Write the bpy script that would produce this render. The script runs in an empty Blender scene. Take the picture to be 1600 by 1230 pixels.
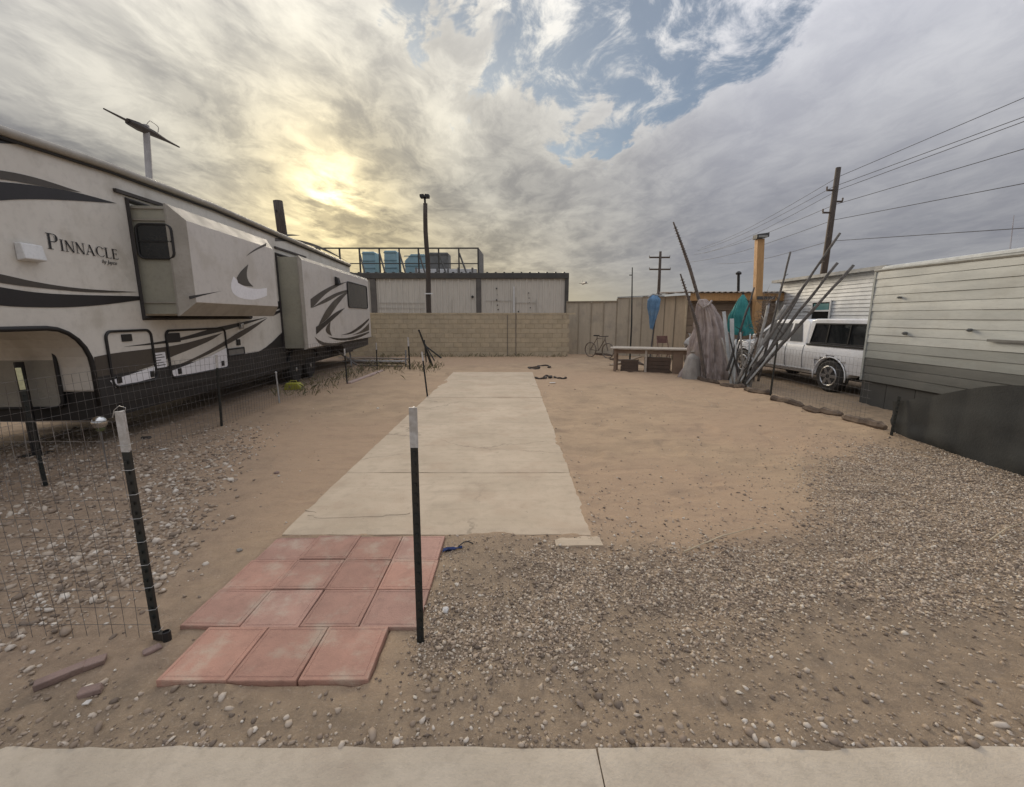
import bpy, math, random
import numpy as np
from mathutils import Vector, Matrix
random.seed(7); RNG = np.random.default_rng(11)
scene = bpy.context.scene
R = math.radians

# ------------------------------------------------------------------ camera
CAM_H, FPX, PITCH = 1.75, 674.0, R(10.1)
cd = bpy.data.cameras.new('camera'); cam = bpy.data.objects.new('camera', cd)
scene.collection.objects.link(cam)
cam.location = (0, 0, CAM_H); cam.rotation_euler = (R(90) - PITCH, 0, 0)
cd.sensor_width = 36; cd.lens = 36 * FPX / 1600; cd.clip_start = .05; cd.clip_end = 3000
scene.camera = cam

# ------------------------------------------------------------------ light and sky
SUN_AZ, SUN_EL = R(-21.3), R(13.0)
SUN_DIR = Vector((math.sin(SUN_AZ) * math.cos(SUN_EL), math.cos(SUN_AZ) * math.cos(SUN_EL), math.sin(SUN_EL)))
ld = bpy.data.lights.new('sun', 'SUN'); sun = bpy.data.objects.new('sun', ld); scene.collection.objects.link(sun)
ld.energy = 1.5; ld.angle = R(30); ld.color = (1.0, .86, .66)
sun.rotation_euler = SUN_DIR.to_track_quat('Z', 'Y').to_euler(); sun.location = SUN_DIR * 60
scene.view_settings.view_transform = 'Standard'; scene.view_settings.look = 'None'
scene.view_settings.gamma = 1; scene.view_settings.exposure = 1.3
scene.view_settings.use_curve_mapping = False
cy = scene.cycles
cy.max_bounces = 3; cy.diffuse_bounces = 2; cy.glossy_bounces = 2; cy.transmission_bounces = 2; cy.transparent_max_bounces = 8
cy.caustics_reflective = False; cy.caustics_refractive = False


class NT:
    """small helper for building node trees"""
    def __init__(self, tree): self.t = tree; self.n = tree.nodes; self.l = tree.links
    def node(self, typ, **kw):
        nd = self.n.new(typ)
        for k, v in kw.items(): setattr(nd, k, v)
        return nd
    def put(self, sock, v):
        if hasattr(v, 'is_output') or hasattr(v, 'is_linked'): self.l.new(v, sock)
        elif isinstance(v, (tuple, list)) and len(v) == 3 and sock.type == 'RGBA': sock.default_value = (*v, 1)
        else: sock.default_value = v
    def m(self, op, a, b=None, c=None, clamp=False):
        nd = self.node('ShaderNodeMath', operation=op, use_clamp=clamp)
        for i, v in enumerate((a, b, c)):
            if v is not None: self.put(nd.inputs[i], v)
        return nd.outputs[0]
    def vm(self, op, a, b=None):
        nd = self.node('ShaderNodeVectorMath', operation=op)
        self.put(nd.inputs[0], a)
        if b is not None: self.put(nd.inputs[1], b)
        return nd.outputs['Value'] if op in ('DOT_PRODUCT', 'LENGTH') else nd.outputs[0]
    def mix(self, f, a, b, blend='MIX'):
        nd = self.node('ShaderNodeMix', data_type='RGBA', blend_type=blend)
        self.put(nd.inputs[0], f); self.put(nd.inputs[6], a); self.put(nd.inputs[7], b)
        return nd.outputs[2]
    def noise(self, vec, scale, detail=4, rough=.5, dist=0.0, out='Fac'):
        nd = self.node('ShaderNodeTexNoise')
        if vec is not None: self.put(nd.inputs['Vector'], vec)
        nd.inputs['Scale'].default_value = scale; nd.inputs['Detail'].default_value = detail
        nd.inputs['Roughness'].default_value = rough; nd.inputs['Distortion'].default_value = dist
        return nd.outputs[out]
    def step(self, v, lo, hi, a=0.0, b=1.0):
        nd = self.node('ShaderNodeMapRange', interpolation_type='SMOOTHSTEP')
        self.put(nd.inputs[0], v)
        for i, q in enumerate((lo, hi, a, b)): self.put(nd.inputs[i + 1], q)
        return nd.outputs[0]
    def mapping(self, vec, scale=(1, 1, 1), rot=(0, 0, 0), loc=(0, 0, 0)):
        nd = self.node('ShaderNodeMapping'); self.put(nd.inputs[0], vec)
        nd.inputs['Scale'].default_value = scale; nd.inputs['Rotation'].default_value = rot
        nd.inputs['Location'].default_value = loc
        return nd.outputs[0]


def ray(px, py):
    """direction through a surveyed point of the 1600 x 1230 frame"""
    dx, dy = (px - 800) / FPX, (615 - py) / FPX
    return Vector((dx, math.cos(PITCH) + dy * math.sin(PITCH), -math.sin(PITCH) + dy * math.cos(PITCH)))
def gp(px, py, z=0.0):
    d = ray(px, py); return Vector((0, 0, CAM_H)) + d * ((z - CAM_H) / d.z)
def atY(px, py, Y):
    d = ray(px, py); return Vector((0, 0, CAM_H)) + d * (Y / d.y)


MIDL, FINL, BIGL = (6.0, .6, 0), (17.3, 9.5, 0), (14.4, 17.6, 0)
def make_world():
    w = bpy.data.worlds.new('World'); scene.world = w; w.use_nodes = True
    t = NT(w.node_tree); t.n.clear()
    out = t.node('ShaderNodeOutputWorld'); bg = t.node('ShaderNodeBackground')
    bg.inputs['Strength'].default_value = .1
    sky = t.node('ShaderNodeTexSky', sky_type='NISHITA', sun_disc=False)
    sky.sun_elevation = SUN_EL; sky.sun_rotation = SUN_AZ; sky.air_density = 1.0; sky.dust_density = 1.2; sky.ozone_density = 1.5
    d = t.node('ShaderNodeTexCoord').outputs['Generated']
    sx = t.node('ShaderNodeSeparateXYZ'); t.l.new(d, sx.inputs[0])
    x, y, z = sx.outputs
    zc = t.m('ADD', t.m('MAXIMUM', z, 0.0), .10)
    cb = t.node('ShaderNodeCombineXYZ'); t.put(cb.inputs[0], t.m('DIVIDE', x, zc)); t.put(cb.inputs[1], t.m('DIVIDE', y, zc))
    P = cb.outputs[0]
    warp = t.vm('SCALE', t.vm('SUBTRACT', t.noise(P, .9, 3, .5, out='Color'), (.5, .5, .5))); warp.node.inputs['Scale'].default_value = .45
    Pw = t.vm('ADD', P, warp)
    big = t.noise(t.mapping(Pw, (.75, .34, 1), (0, 0, R(14)), BIGL), 1.0, 4, .55)
    mid = t.noise(t.mapping(Pw, (2.3, 1.15, 1), (0, 0, R(16)), MIDL), 1.0, 6, .6, .2)
    fine = t.noise(t.mapping(Pw, (6.5, 4.2, 1), (0, 0, R(-24)), FINL), 1.0, 6, .66, .4)
    sd = t.m('MAXIMUM', t.vm('DOT_PRODUCT', d, tuple(SUN_DIR)), 0.0)
    # openings in the cloud sheet where the clear sky shows
    def hole(px, py, r0, r1):
        c = ray(px, py).normalized()
        v = t.m('ADD', t.vm('DOT_PRODUCT', d, tuple(c)), t.m('MULTIPLY', t.m('SUBTRACT', mid, .5), .10))
        return t.step(v, math.cos(R(r1)), math.cos(R(r0)))
    h = hole(870, 95, 1, 11)
    for q in ((1045, 90, 1, 9), (690, 5, 1, 7), (950, 170, .5, 7), (1160, -150, 2, 13), (420, -420, 3, 16), (900, -900, 4, 18)):
        h = t.m('MAXIMUM', h, hole(*q))
    open_ = t.m('MULTIPLY', t.step(t.m('SUBTRACT', t.m('MULTIPLY', h, 1.15), t.m('MULTIPLY', t.m('MAXIMUM', t.m('SUBTRACT', fine, .42), 0.0), 4.2)), .05, 1.0), .80)
    # cloud brightness
    b = t.m('ADD', t.m('MULTIPLY', t.step(big, .32, .68), .34), t.m('MULTIPLY', t.step(mid, .36, .64), .46))
    b = t.m('ADD', b, t.m('MULTIPLY', t.step(fine, .38, .64), .26))
    # thicker, greyer sheet away from the sun
    far = t.step(sd, .66, 1.0)
    dark = t.mix(far, (.160, .164, .186), (.110, .108, .108))
    lite = t.mix(far, (.238, .240, .254), (.315, .303, .272))
    col = t.mix(b, dark, lite)
    g1 = t.m('MULTIPLY', t.m('POWER', sd, 14.0), t.m('ADD', t.m('MULTIPLY', b, .75), .25))
    g2 = t.m('MULTIPLY', t.m('POWER', sd, 95.0), t.m('ADD', t.m('MULTIPLY', b, .9), .2))
    g3 = t.m('MULTIPLY', t.m('POWER', sd, 700.0), t.m('MULTIPLY', t.step(mid, .38, .62), 1.3))
    g4 = t.m('MULTIPLY', t.m('MULTIPLY', t.m('POWER', sd, 12.0), t.step(z, .27, .05)), t.m('ADD', t.m('MULTIPLY', b, .6), .4))
    for g, c in ((g4, (.30, .215, .06)), (g1, (.07, .056, .024)), (g2, (.36, .27, .085)), (g3, (1.0, .84, .46))):
        nd = t.node('ShaderNodeVectorMath', operation='SCALE'); nd.inputs[0].default_value = c; t.put(nd.inputs['Scale'], g)
        col = t.mix(1.0, col, nd.outputs[0], 'ADD')
    # pale band towards the horizon and a zenith brightening steepened to light the ground
    col = t.mix(t.step(z, .13, .0), col, t.mix(far, (.225, .228, .228), (.40, .335, .205)))
    zen = t.m('MULTIPLY', t.m('ADD', 1.0, t.m('MULTIPLY', 5.0, t.m('EXPONENT', t.m('DIVIDE', -.7, t.m('MAXIMUM', z, .02))))), .60)
    nd = t.node('ShaderNodeVectorMath', operation='SCALE'); t.put(nd.inputs[0], col); t.put(nd.inputs['Scale'], t.m('MULTIPLY', zen, 10.0))
    clear = t.mix(1.0, sky.outputs[0], (.29, .325, .35), 'MULTIPLY')
    final = t.mix(open_, nd.outputs[0], clear)
    t.put(bg.inputs['Color'], final)
    t.l.new(bg.outputs[0], out.inputs[0])
    w.cycles.sampling_method = 'MANUAL'; w.cycles.sample_map_resolution = 512
make_world()

# ------------------------------------------------------------------ materials
MATS = {}
def pmat(name, c, c2=None, scale=6.0, rough=.7, bump=0.0, bscale=40.0, metal=0.0, var=0.0, alpha=1.0, spec=.5, stretch=(1, 1, 1), lo=.35, hi=.65, coat=0.0, dirt=None, island=0.0, crack=0.0, dscale=1.7, damt=.6):
    if name in MATS: return MATS[name]
    m = bpy.data.materials.new(name); m.use_nodes = True
    t = NT(m.node_tree); bs = t.n['Principled BSDF']
    co = t.node('ShaderNodeNewGeometry').outputs['Position']
    cs = t.mapping(co, stretch)
    if c2 is None: c2 = tuple(q * .85 for q in c)
    f = t.step(t.noise(cs, scale, 6, .6), lo, hi)
    col = t.mix(f, c, c2)
    col = t.mix(t.m('MULTIPLY', t.step(t.noise(cs, scale * 9, 4, .6), .45, .75), .35), col, tuple(q * .72 for q in c2))
    if dirt:
        col = t.mix(t.m('MULTIPLY', t.step(t.noise(co, dscale, 8, .65), .48, .70), damt), col, dirt)
    if crack:
        vo = t.node('ShaderNodeTexVoronoi', feature='DISTANCE_TO_EDGE'); vo.inputs['Scale'].default_value = crack
        t.put(vo.inputs['Vector'], t.vm('ADD', t.mapping(co, (.5, 1.2, 1)), t.vm('SCALE', t.noise(co, 5, 4, .6, out='Color'))))
        vo.inputs['Vector'].links[0].from_node.inputs[1].links[0].from_node.inputs['Scale'].default_value = .22
        ln = t.m('MULTIPLY', t.step(vo.outputs['Distance'], .007, .001), t.step(t.noise(co, .6, 2, .5), .44, .52))
        col = t.mix(t.m('MULTIPLY', ln, .45), col, tuple(q * .35 for q in c2))
        sp_ = t.step(t.noise(co, 26, 3, .7), .66, .74)
        col = t.mix(t.m('MULTIPLY', sp_, .5), col, tuple(q * .5 for q in c2))
        sw = t.step(t.noise(t.mapping(co, (.5, 3.5, 1)), 2.2, 6, .6), .5, .72)
        col = t.mix(t.m('MULTIPLY', sw, .4), col, tuple(q * .74 for q in c2))
    if var or island:
        if var: rnd = t.node('ShaderNodeObjectInfo').outputs['Random']
        else: rnd = t.node('ShaderNodeNewGeometry').outputs['Random Per Island']
        hs = t.node('ShaderNodeHueSaturation'); t.put(hs.inputs['Color'], col)
        a = var or island
        t.put(hs.inputs['Value'], t.m('ADD', 1 - a, t.m('MULTIPLY', rnd, 2 * a)))
        t.put(hs.inputs['Saturation'], t.m('ADD', 1 + a * .5, t.m('MULTIPLY', t.m('FRACT', t.m('MULTIPLY', rnd, 7.31)), -a)))
        col = hs.outputs[0]
    t.put(bs.inputs['Base Color'], col)
    t.put(bs.inputs['Roughness'], t.m('ADD', rough - .06, t.m('MULTIPLY', f, .12), clamp=True))
    bs.inputs['Metallic'].default_value = metal
    bs.inputs['Specular IOR Level'].default_value = spec
    if coat: bs.inputs['Coat Weight'].default_value = coat
    if alpha < 1: bs.inputs['Alpha'].default_value = alpha
    if bump:
        bp = t.node('ShaderNodeBump'); bp.inputs['Strength'].default_value = bump; bp.inputs['Distance'].default_value = .01
        t.put(bp.inputs['Height'], t.noise(cs, bscale, 5, .6)); t.l.new(bp.outputs[0], bs.inputs['Normal'])
    MATS[name] = m
    return m

cream = pmat('cream_fibreglass', (.70, .665, .60), (.66, .625, .56), 1.2, .38, coat=.2, dirt=(.45, .41, .34))
slide_cream = pmat('slide_fibreglass', (.62, .585, .54), (.585, .55, .51), 1.3, .4, coat=.2, dirt=(.46, .42, .36))
olive = pmat('olive_panel', (.36, .345, .275), (.32, .31, .25), 2, .5)
trimbeige = pmat('beige_trim', (.37, .34, .295), (.31, .285, .24), 3, .5)
white_deck = pmat('white_decal', (.86, .85, .87), (.82, .81, .83), 2, .35)
brown_dec = pmat('brown_decal', (.075, .064, .052), (.062, .052, .044), 2, .35)
char_dec = pmat('charcoal_decal', (.026, .023, .024), (.02, .018, .018), 2, .35)
rubber = pmat('black_rubber', (.018, .017, .017), (.03, .028, .026), 9, .7)
black = pmat('black_plastic', (.012, .011, .011), (.02, .018, .017), 5, .55)
glassdark = pmat('dark_glass', (.012, .014, .015), (.018, .02, .021), 2, .08, spec=.6)
white = pmat('white_paint', (.74, .74, .73), (.66, .66, .65), 4, .4)
truckwhite = pmat('white_car_paint', (.82, .83, .84), (.78, .79, .80), 2, .3, coat=.5, dirt=(.68, .66, .63))
chrome = pmat('dull_chrome', (.55, .55, .55), (.4, .4, .4), 8, .3, metal=.9)
galv = pmat('galvanised_wire', (.22, .21, .2), (.12, .10, .09), 14, .55, metal=.35)
steel = pmat('grey_steel', (.25, .25, .25), (.18, .17, .16), 6, .5, metal=.5)
postblack = pmat('dark_green_post_paint', (.010, .014, .012), (.018, .02, .018), 20, .55, bump=.2, dirt=(.05, .035, .025))
posttip = pmat('white_post_tip', (.62, .61, .59), (.45, .43, .40), 30, .6, bump=.3, bscale=90, dirt=(.25, .2, .15))
timber = pmat('weathered_pole', (.085, .066, .052), (.05, .04, .033), 5, .85, bump=.6, stretch=(6, 6, .6))
orange_wood = pmat('orange_timber', (.50, .29, .125), (.40, .23, .10), 5, .75, bump=.3, stretch=(8, 8, .7))

# ------------------------------------------------------------------ mesh helpers
class MB:
    def __init__(self, xf=None): self.v = []; self.f = []; self.xf = xf
    def vert(self, p):
        p = Vector(p)
        if self.xf: p = self.xf(p)
        self.v.append(tuple(p)); return len(self.v) - 1
    def verts(self, ps): return [self.vert(p) for p in ps]
    def face(self, *i): self.f.append(tuple(i))
    def box(self, x0, x1, y0, y1, z0, z1):
        i = self.verts([(x0, y0, z0), (x1, y0, z0), (x1, y1, z0), (x0, y1, z0), (x0, y0, z1), (x1, y0, z1), (x1, y1, z1), (x0, y1, z1)])
        for q in ((0, 3, 2, 1), (4, 5, 6, 7), (0, 1, 5, 4), (1, 2, 6, 5), (2, 3, 7, 6), (3, 0, 4, 7)): self.face(*[i[k] for k in q])
        return self
    def bar(self, a, b, w, h, up=(0, 0, 1)):
        a, b = Vector(a), Vector(b); d = (b - a).normalized(); up = Vector(up)
        s = d.cross(up)
        if s.length < 1e-4: s = d.cross(Vector((1, 0, 0)))
        s.normalize(); u = s.cross(d)
        i = [self.vert(p + s * (w / 2 * q) + u * (h / 2 * r)) for p in (a, b) for q, r in ((-1, -1), (1, -1), (1, 1), (-1, 1))]
        for q in ((3, 2, 1, 0), (4, 5, 6, 7), (0, 1, 5, 4), (1, 2, 6, 5), (2, 3, 7, 6), (3, 0, 4, 7)): self.face(*[i[k] for k in q])
        return self
    def path(self, pts, r, n=6, cap=True, closed=False):
        pts = [Vector(p) for p in pts]; rr = r if isinstance(r, (list, tuple)) else [r] * len(pts)
        rings = []; L = len(pts); ref = None
        for k, p in enumerate(pts):
            if closed: d = pts[(k + 1) % L] - pts[k - 1]
            else: d = pts[min(k + 1, L - 1)] - pts[max(k - 1, 0)]
            d.normalize()
            if ref is None:
                ref = d.cross(Vector((0, 0, 1)))
                if ref.length < .05: ref = d.cross(Vector((1, 0, 0)))
            s = (ref - d * ref.dot(d)).normalized(); ref = s; u = s.cross(d)
            rings.append([self.vert(p + (s * math.cos(2 * math.pi * j / n) + u * math.sin(2 * math.pi * j / n)) * rr[k]) for j in range(n)])
        for k in range(L if closed else L - 1):
            A, B = rings[k], rings[(k + 1) % L]
            for j in range(n): self.face(A[j], A[(j + 1) % n], B[(j + 1) % n], B[j])
        if cap and not closed: self.face(*rings[0][::-1]); self.face(*rings[-1])
        return self
    def tube(self, a, b, r0, r1=None, n=8): return self.path([a, b], [r0, r0 if r1 is None else r1], n)
    def prism(self, pts, vec):
        vec = Vector(vec); n = len(pts)
        a = self.verts(pts); b = self.verts([Vector(p) + vec for p in pts])
        self.face(*a); self.face(*b[::-1])
        for k in range(n): self.face(a[k], b[k], b[(k + 1) % n], a[(k + 1) % n])
        return self
    def poly(self, pts): self.face(*self.verts(pts)); return self
    def loft(self, ringA, ringB):
        a, b = self.verts(ringA), self.verts(ringB); n = len(a)
        for k in range(n): self.face(a[k], a[(k + 1) % n], b[(k + 1) % n], b[k])
        return a, b
    def lathe(self, c, prof, n=16, axis='z'):
        c = Vector(c); rings = []
        for r, h in prof:
            ring = []
            for j in range(n):
                a = 2 * math.pi * j / n; u, v = r * math.cos(a), r * math.sin(a)
                ring.append(self.vert(c + (Vector((u, v, h)) if axis == 'z' else Vector((h, u, v)) if axis == 'x' else Vector((u, h, v)))))
            rings.append(ring)
        for A, B in zip(rings, rings[1:]):
            for j in range(n): self.face(A[j], A[(j + 1) % n], B[(j + 1) % n], B[j])
        self.face(*rings[0][::-1]); self.face(*rings[-1]); return self
    def build(self, name, mat, parent=None, smooth=False, bevel=0, seg=2, solid=0):
        me = bpy.data.meshes.new(name); me.from_pydata(self.v, [], self.f); me.validate()
        import bmesh
        bm = bmesh.new(); bm.from_mesh(me); bmesh.ops.recalc_face_normals(bm, faces=bm.faces); bm.to_mesh(me); bm.free()
        me.materials.append(mat)
        if smooth: me.polygons.foreach_set('use_smooth', [True] * len(me.polygons))
        return link(name, me, parent, bevel, seg, solid)

def link(name, me, parent=None, bevel=0, seg=2, solid=0):
    o = bpy.data.objects.new(name, me); scene.collection.objects.link(o)
    if parent is not None: adopt(o, parent)
    if solid:
        md = o.modifiers.new('solid', 'SOLIDIFY'); md.thickness = solid; md.offset = 0
    if bevel:
        md = o.modifiers.new('bevel', 'BEVEL'); md.width = bevel; md.segments = seg; md.limit_method = 'ANGLE'; md.angle_limit = R(40)
    return o
def world_of(o):
    m = Matrix.LocRotScale(o.location, o.rotation_euler, o.scale)
    return world_of(o.parent) @ o.matrix_parent_inverse @ m if o.parent else m
def adopt(o, parent): o.parent = parent; o.matrix_parent_inverse = world_of(parent).inverted()
def tag(o, label=None, cat=None, group=None, kind=None):
    for k, v in (('label', label), ('category', cat), ('group', group), ('kind', kind)):
        if v: o[k] = v
    return o
def thing(name, label, cat, loc, group=None, rz=0):
    o = bpy.data.objects.new(name, None); scene.collection.objects.link(o)
    o.location = loc; o.rotation_euler = (0, 0, rz); o.empty_display_size = .2
    return tag(o, label, cat, group)
def shared(name, src, parent, loc, rot=(0, 0, 0), sc=(1, 1, 1)):
    """another piece that uses the same mesh; loc is in world space"""
    o = bpy.data.objects.new(name, src.data if hasattr(src, 'data') else src); scene.collection.objects.link(o)
    if parent is not None: adopt(o, parent)
    o.location = loc; o.rotation_euler = rot; o.scale = sc
    return o

def vnoise(x, y, s, seed=0):
    x = np.asarray(x, float) * s + seed * 17.3; y = np.asarray(y, float) * s + seed * 9.1
    xi, yi = np.floor(x).astype(np.int64), np.floor(y).astype(np.int64); fx, fy = x - xi, y - yi
    fx = fx * fx * (3 - 2 * fx); fy = fy * fy * (3 - 2 * fy)
    def hh(a, b):
        n = (a * 374761393 + b * 668265263 + seed * 362437) & 0x7fffffff
        n = ((n ^ (n >> 13)) * 1274126177) & 0x7fffffff
        return ((n ^ (n >> 16)) & 0xffff) / 65535.0
    return (hh(xi, yi) * (1 - fx) + hh(xi + 1, yi) * fx) * (1 - fy) + (hh(xi, yi + 1) * (1 - fx) + hh(xi + 1, yi + 1) * fx) * fy
def fbm(x, y, s, o=4, seed=0):
    t = 0; a = .5; tot = 0
    for k in range(o): t = t + a * vnoise(x, y, s * 2 ** k, seed + k); tot += a; a *= .5
    return t / tot
def sstep(v, lo, hi):
    q = np.clip((v - lo) / (hi - lo), 0, 1); return q * q * (3 - 2 * q)

# ------------------------------------------------------------------ ground
SLAB = (-1.86, .65, 3.22, 13.6); SLAB_Z = .026
PAV = (-1.90, -.50, 1.76, 3.215); PAV_Z = .019
PAV_A, PAV_B = (-1.885, -.533, 2.176, 3.205), (-1.71, -.696, 1.80, 2.176)
def left_edge(y): return np.interp(y, [1.5, 2.6, 3.3, 5, 7, 9, 11], [-1.75, -1.95, -2.35, -3.15, -3.95, -4.7, -5.2])
def right_gravel(x): return np.interp(x, [-.6, .3, .6, 1.4, 2.2, 3.4, 4.0, 5.2, 6.3, 7.5], [3.2, 3.15, 3.05, 2.95, 3.25, 4.5, 5.2, 5.9, 6.2, 6.2])
def inset(x, y, b): return np.minimum(np.minimum(x - b[0], b[1] - x), np.minimum(y - b[2], b[3] - y))
def height(x, y):
    x = np.asarray(x, float); y = np.asarray(y, float)
    near = sstep(-np.hypot(x, np.maximum(y - 8, 0) * .8), -30, -14)
    z = (.045 * (fbm(x, y, .55, 3, 1) - .5) + .03 * (fbm(x, y, 2.6, 3, 5) - .5) + .022 * (fbm(x, y, 9, 4, 9) - .5)) * near + .006
    lot = sstep(y, 4.5, 6.5) * sstep(-y, -15, -12)
    z += .16 * np.exp(-((x - 5.62 - .25 * (vnoise(x * 0, y, .8, 31) - .5)) / .30) ** 2) * sstep(vnoise(x * 0 + 3, y, .75, 41), .25, .8) * lot
    foot = vnoise(x, y, 2.9, 33); z += near * (-.022 * sstep(foot, .70, .86) + .010 * sstep(vnoise(x, y, 5.3, 35), .7, .9))
    for cx, w in ((1.55, .11), (3.05, .11)):
        lane = cx + .35 * np.sin(y * .33 + cx) + .05 * y
        z -= .016 * np.exp(-((x - lane) / w) ** 2) * sstep(y, 3.2, 4.5) * sstep(-y, -15, -12) * (.4 + .6 * vnoise(x, y, 1.1, 37))
    # loose dirt laps over the edges and far end of the slab
    si = inset(x, y, SLAB); wob = .10 * (fbm(x, y, 3.1, 3, 21) - .5)
    sink = sstep(si + wob - sstep(y, 9.0, 13.4) * (-.25 + 2.4 * sstep(fbm(x, y, 1.1, 4, 23), .25, .75) * sstep(y, 9.5, 13.0)), .0, .12)
    z = z - sink * .075 + .012 * np.exp(-(si / .12) ** 2)
    pi = np.maximum(inset(x, y, PAV_A), inset(x, y, PAV_B))
    lip = .010 * np.exp(-(np.minimum(pi, 0) / .10) ** 2) * sstep(fbm(x, y, 5.1, 3, 27), .35, .7)
    z = np.where(pi > -.16, np.minimum(z, .012) + lip, z) - sstep(pi, -.004, .03) * .05
    k = sstep(-y, -1.75, -1.52); z = z * (1 - .85 * k) + .004 * k
    z = z + .016 * sstep(fbm(x, y, 1.6, 4, 29), .56, .72) * k
    z = np.where(y < 1.52, z - sstep(-y, -1.49, -1.38 + .10 * (fbm(x, y * 0, 1.9, 3, 28) - .5)) * .05, z)
    return z
def axis(parts):
    out = []
    for a, b, n in parts: out += list(np.linspace(a, b, n, endpoint=False))
    return np.array(out + [parts[-1][1]])
def make_ground():
    xs = axis([(-900, -60, 14), (-60, -14, 24), (-14, -6, 60), (-6, 7.4, 300), (7.4, 16, 60), (16, 60, 22), (60, 900, 14)])
    ys = axis([(-120, -4, 14), (-4, 1.3, 20), (1.3, 4.4, 120), (4.4, 9, 90), (9, 22, 120), (22, 60, 30), (60, 1500, 16)])
    X, Y = np.meshgrid(xs, ys); Z = height(X, Y)
    nx, ny = len(xs), len(ys)
    co = np.stack([X, Y, Z], -1).reshape(-1, 3).astype(np.float32)
    k = np.arange(nx * ny).reshape(ny, nx)
    q = np.stack([k[:-1, :-1], k[:-1, 1:], k[1:, 1:], k[1:, :-1]], -1).reshape(-1, 4)
    me = bpy.data.meshes.new('ground'); fill(me, co, q)
    me.polygons.foreach_set('use_smooth', np.ones(len(q), bool))
    # soil kinds: red = stony grey-brown soil, green = gritty grey soil, blue = packed tan dirt tint
    wob = 1.9 * (fbm(X, Y, .8, 5, 51) - .5)
    r = sstep(left_edge(Y) - X + wob, -.6, .8)
    g = sstep(right_gravel(X) - Y + wob * .7, -.55, .75) * sstep(X, -.9, -.3)
    g = np.maximum(g, sstep(1.78 - Y + wob * .2, -.1, .2))
    side = sstep(X, 5.6, 6.2) * sstep(-Y, -16, -13)
    b = fbm(X, Y, .45, 3, 61)
    at = me.color_attributes.new('soil', 'FLOAT_COLOR', 'POINT')
    at.data.foreach_set('color', np.stack([r, np.maximum(g, side * .9), b, np.ones_like(r)], -1).reshape(-1).astype(np.float32))
    m = bpy.data.materials.new('soil'); m.use_nodes = True; t = NT(m.node_tree); bs = t.n['Principled BSDF']
    co = t.node('ShaderNodeTexCoord').outputs['Object']
    va = t.node('ShaderNodeVertexColor', layer_name='soil'); sp = t.node('ShaderNodeSeparateColor'); t.l.new(va.outputs[0], sp.inputs[0])
    n1 = t.noise(co, 1.6, 8, .62); n2 = t.noise(co, 9, 8, .65); n3 = t.noise(t.mapping(co, (.6, 2.2, 1)), 5, 6, .6); n4 = t.noise(co, 60, 5, .65); n5 = t.noise(co, 190, 3, .6)
    tan = t.mix(t.step(n1, .35, .68), (.45, .325, .21), (.36, .262, .172))
    tan = t.mix(t.step(sp.outputs[2], .35, .7), tan, t.mix(n2, (.45, .31, .198), (.385, .28, .19)))
    tan = t.mix(t.m('MULTIPLY', t.step(n3, .50, .72), .50), tan, (.30, .205, .14))
    grey = t.mix(t.step(n2, .35, .66), (.34, .252, .175), (.25, .185, .13))
    grit = t.mix(t.step(n2, .35, .66), (.31, .235, .16), (.225, .172, .12))
    col = t.mix(t.m('MULTIPLY', sp.outputs[0], .92), tan, grey); col = t.mix(t.m('MULTIPLY', sp.outputs[1], .92), col, grit)
    col = t.mix(t.m('MULTIPLY', t.step(n4, .57, .76), .45), col, (.19, .135, .095))
    col = t.mix(t.m('MULTIPLY', t.step(n4, .46, .28), .35), col, (.52, .43, .34))
    col = t.mix(t.m('MULTIPLY', t.step(n5, .57, .76), .3), col, (.17, .13, .10))
    t.put(bs.inputs['Base Color'], col); bs.inputs['Roughness'].default_value = .95; bs.inputs['Specular IOR Level'].default_value = .2
    bp = t.node('ShaderNodeBump'); bp.inputs['Strength'].default_value = .8; bp.inputs['Distance'].default_value = .02
    t.put(bp.inputs['Height'], t.m('ADD', t.m('MULTIPLY', n4, .6), t.m('ADD', n2, t.m('MULTIPLY', n5, .3)))); t.l.new(bp.outputs[0], bs.inputs['Normal'])
    me.materials.append(m)
    tag(link('ground', me), kind='structure')
def fill(me, co, faces):
    faces = np.asarray(faces, np.int32); n, w = faces.shape
    me.vertices.add(len(co)); me.vertices.foreach_set('co', np.asarray(co, np.float32).reshape(-1))
    me.loops.add(n * w); me.loops.foreach_set('vertex_index', faces.reshape(-1))
    me.polygons.add(n); me.polygons.foreach_set('loop_start', np.arange(0, n * w, w, dtype=np.int32)); me.polygons.foreach_set('loop_total', np.full(n, w, np.int32))
    me.update(); me.validate()
make_ground()

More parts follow.
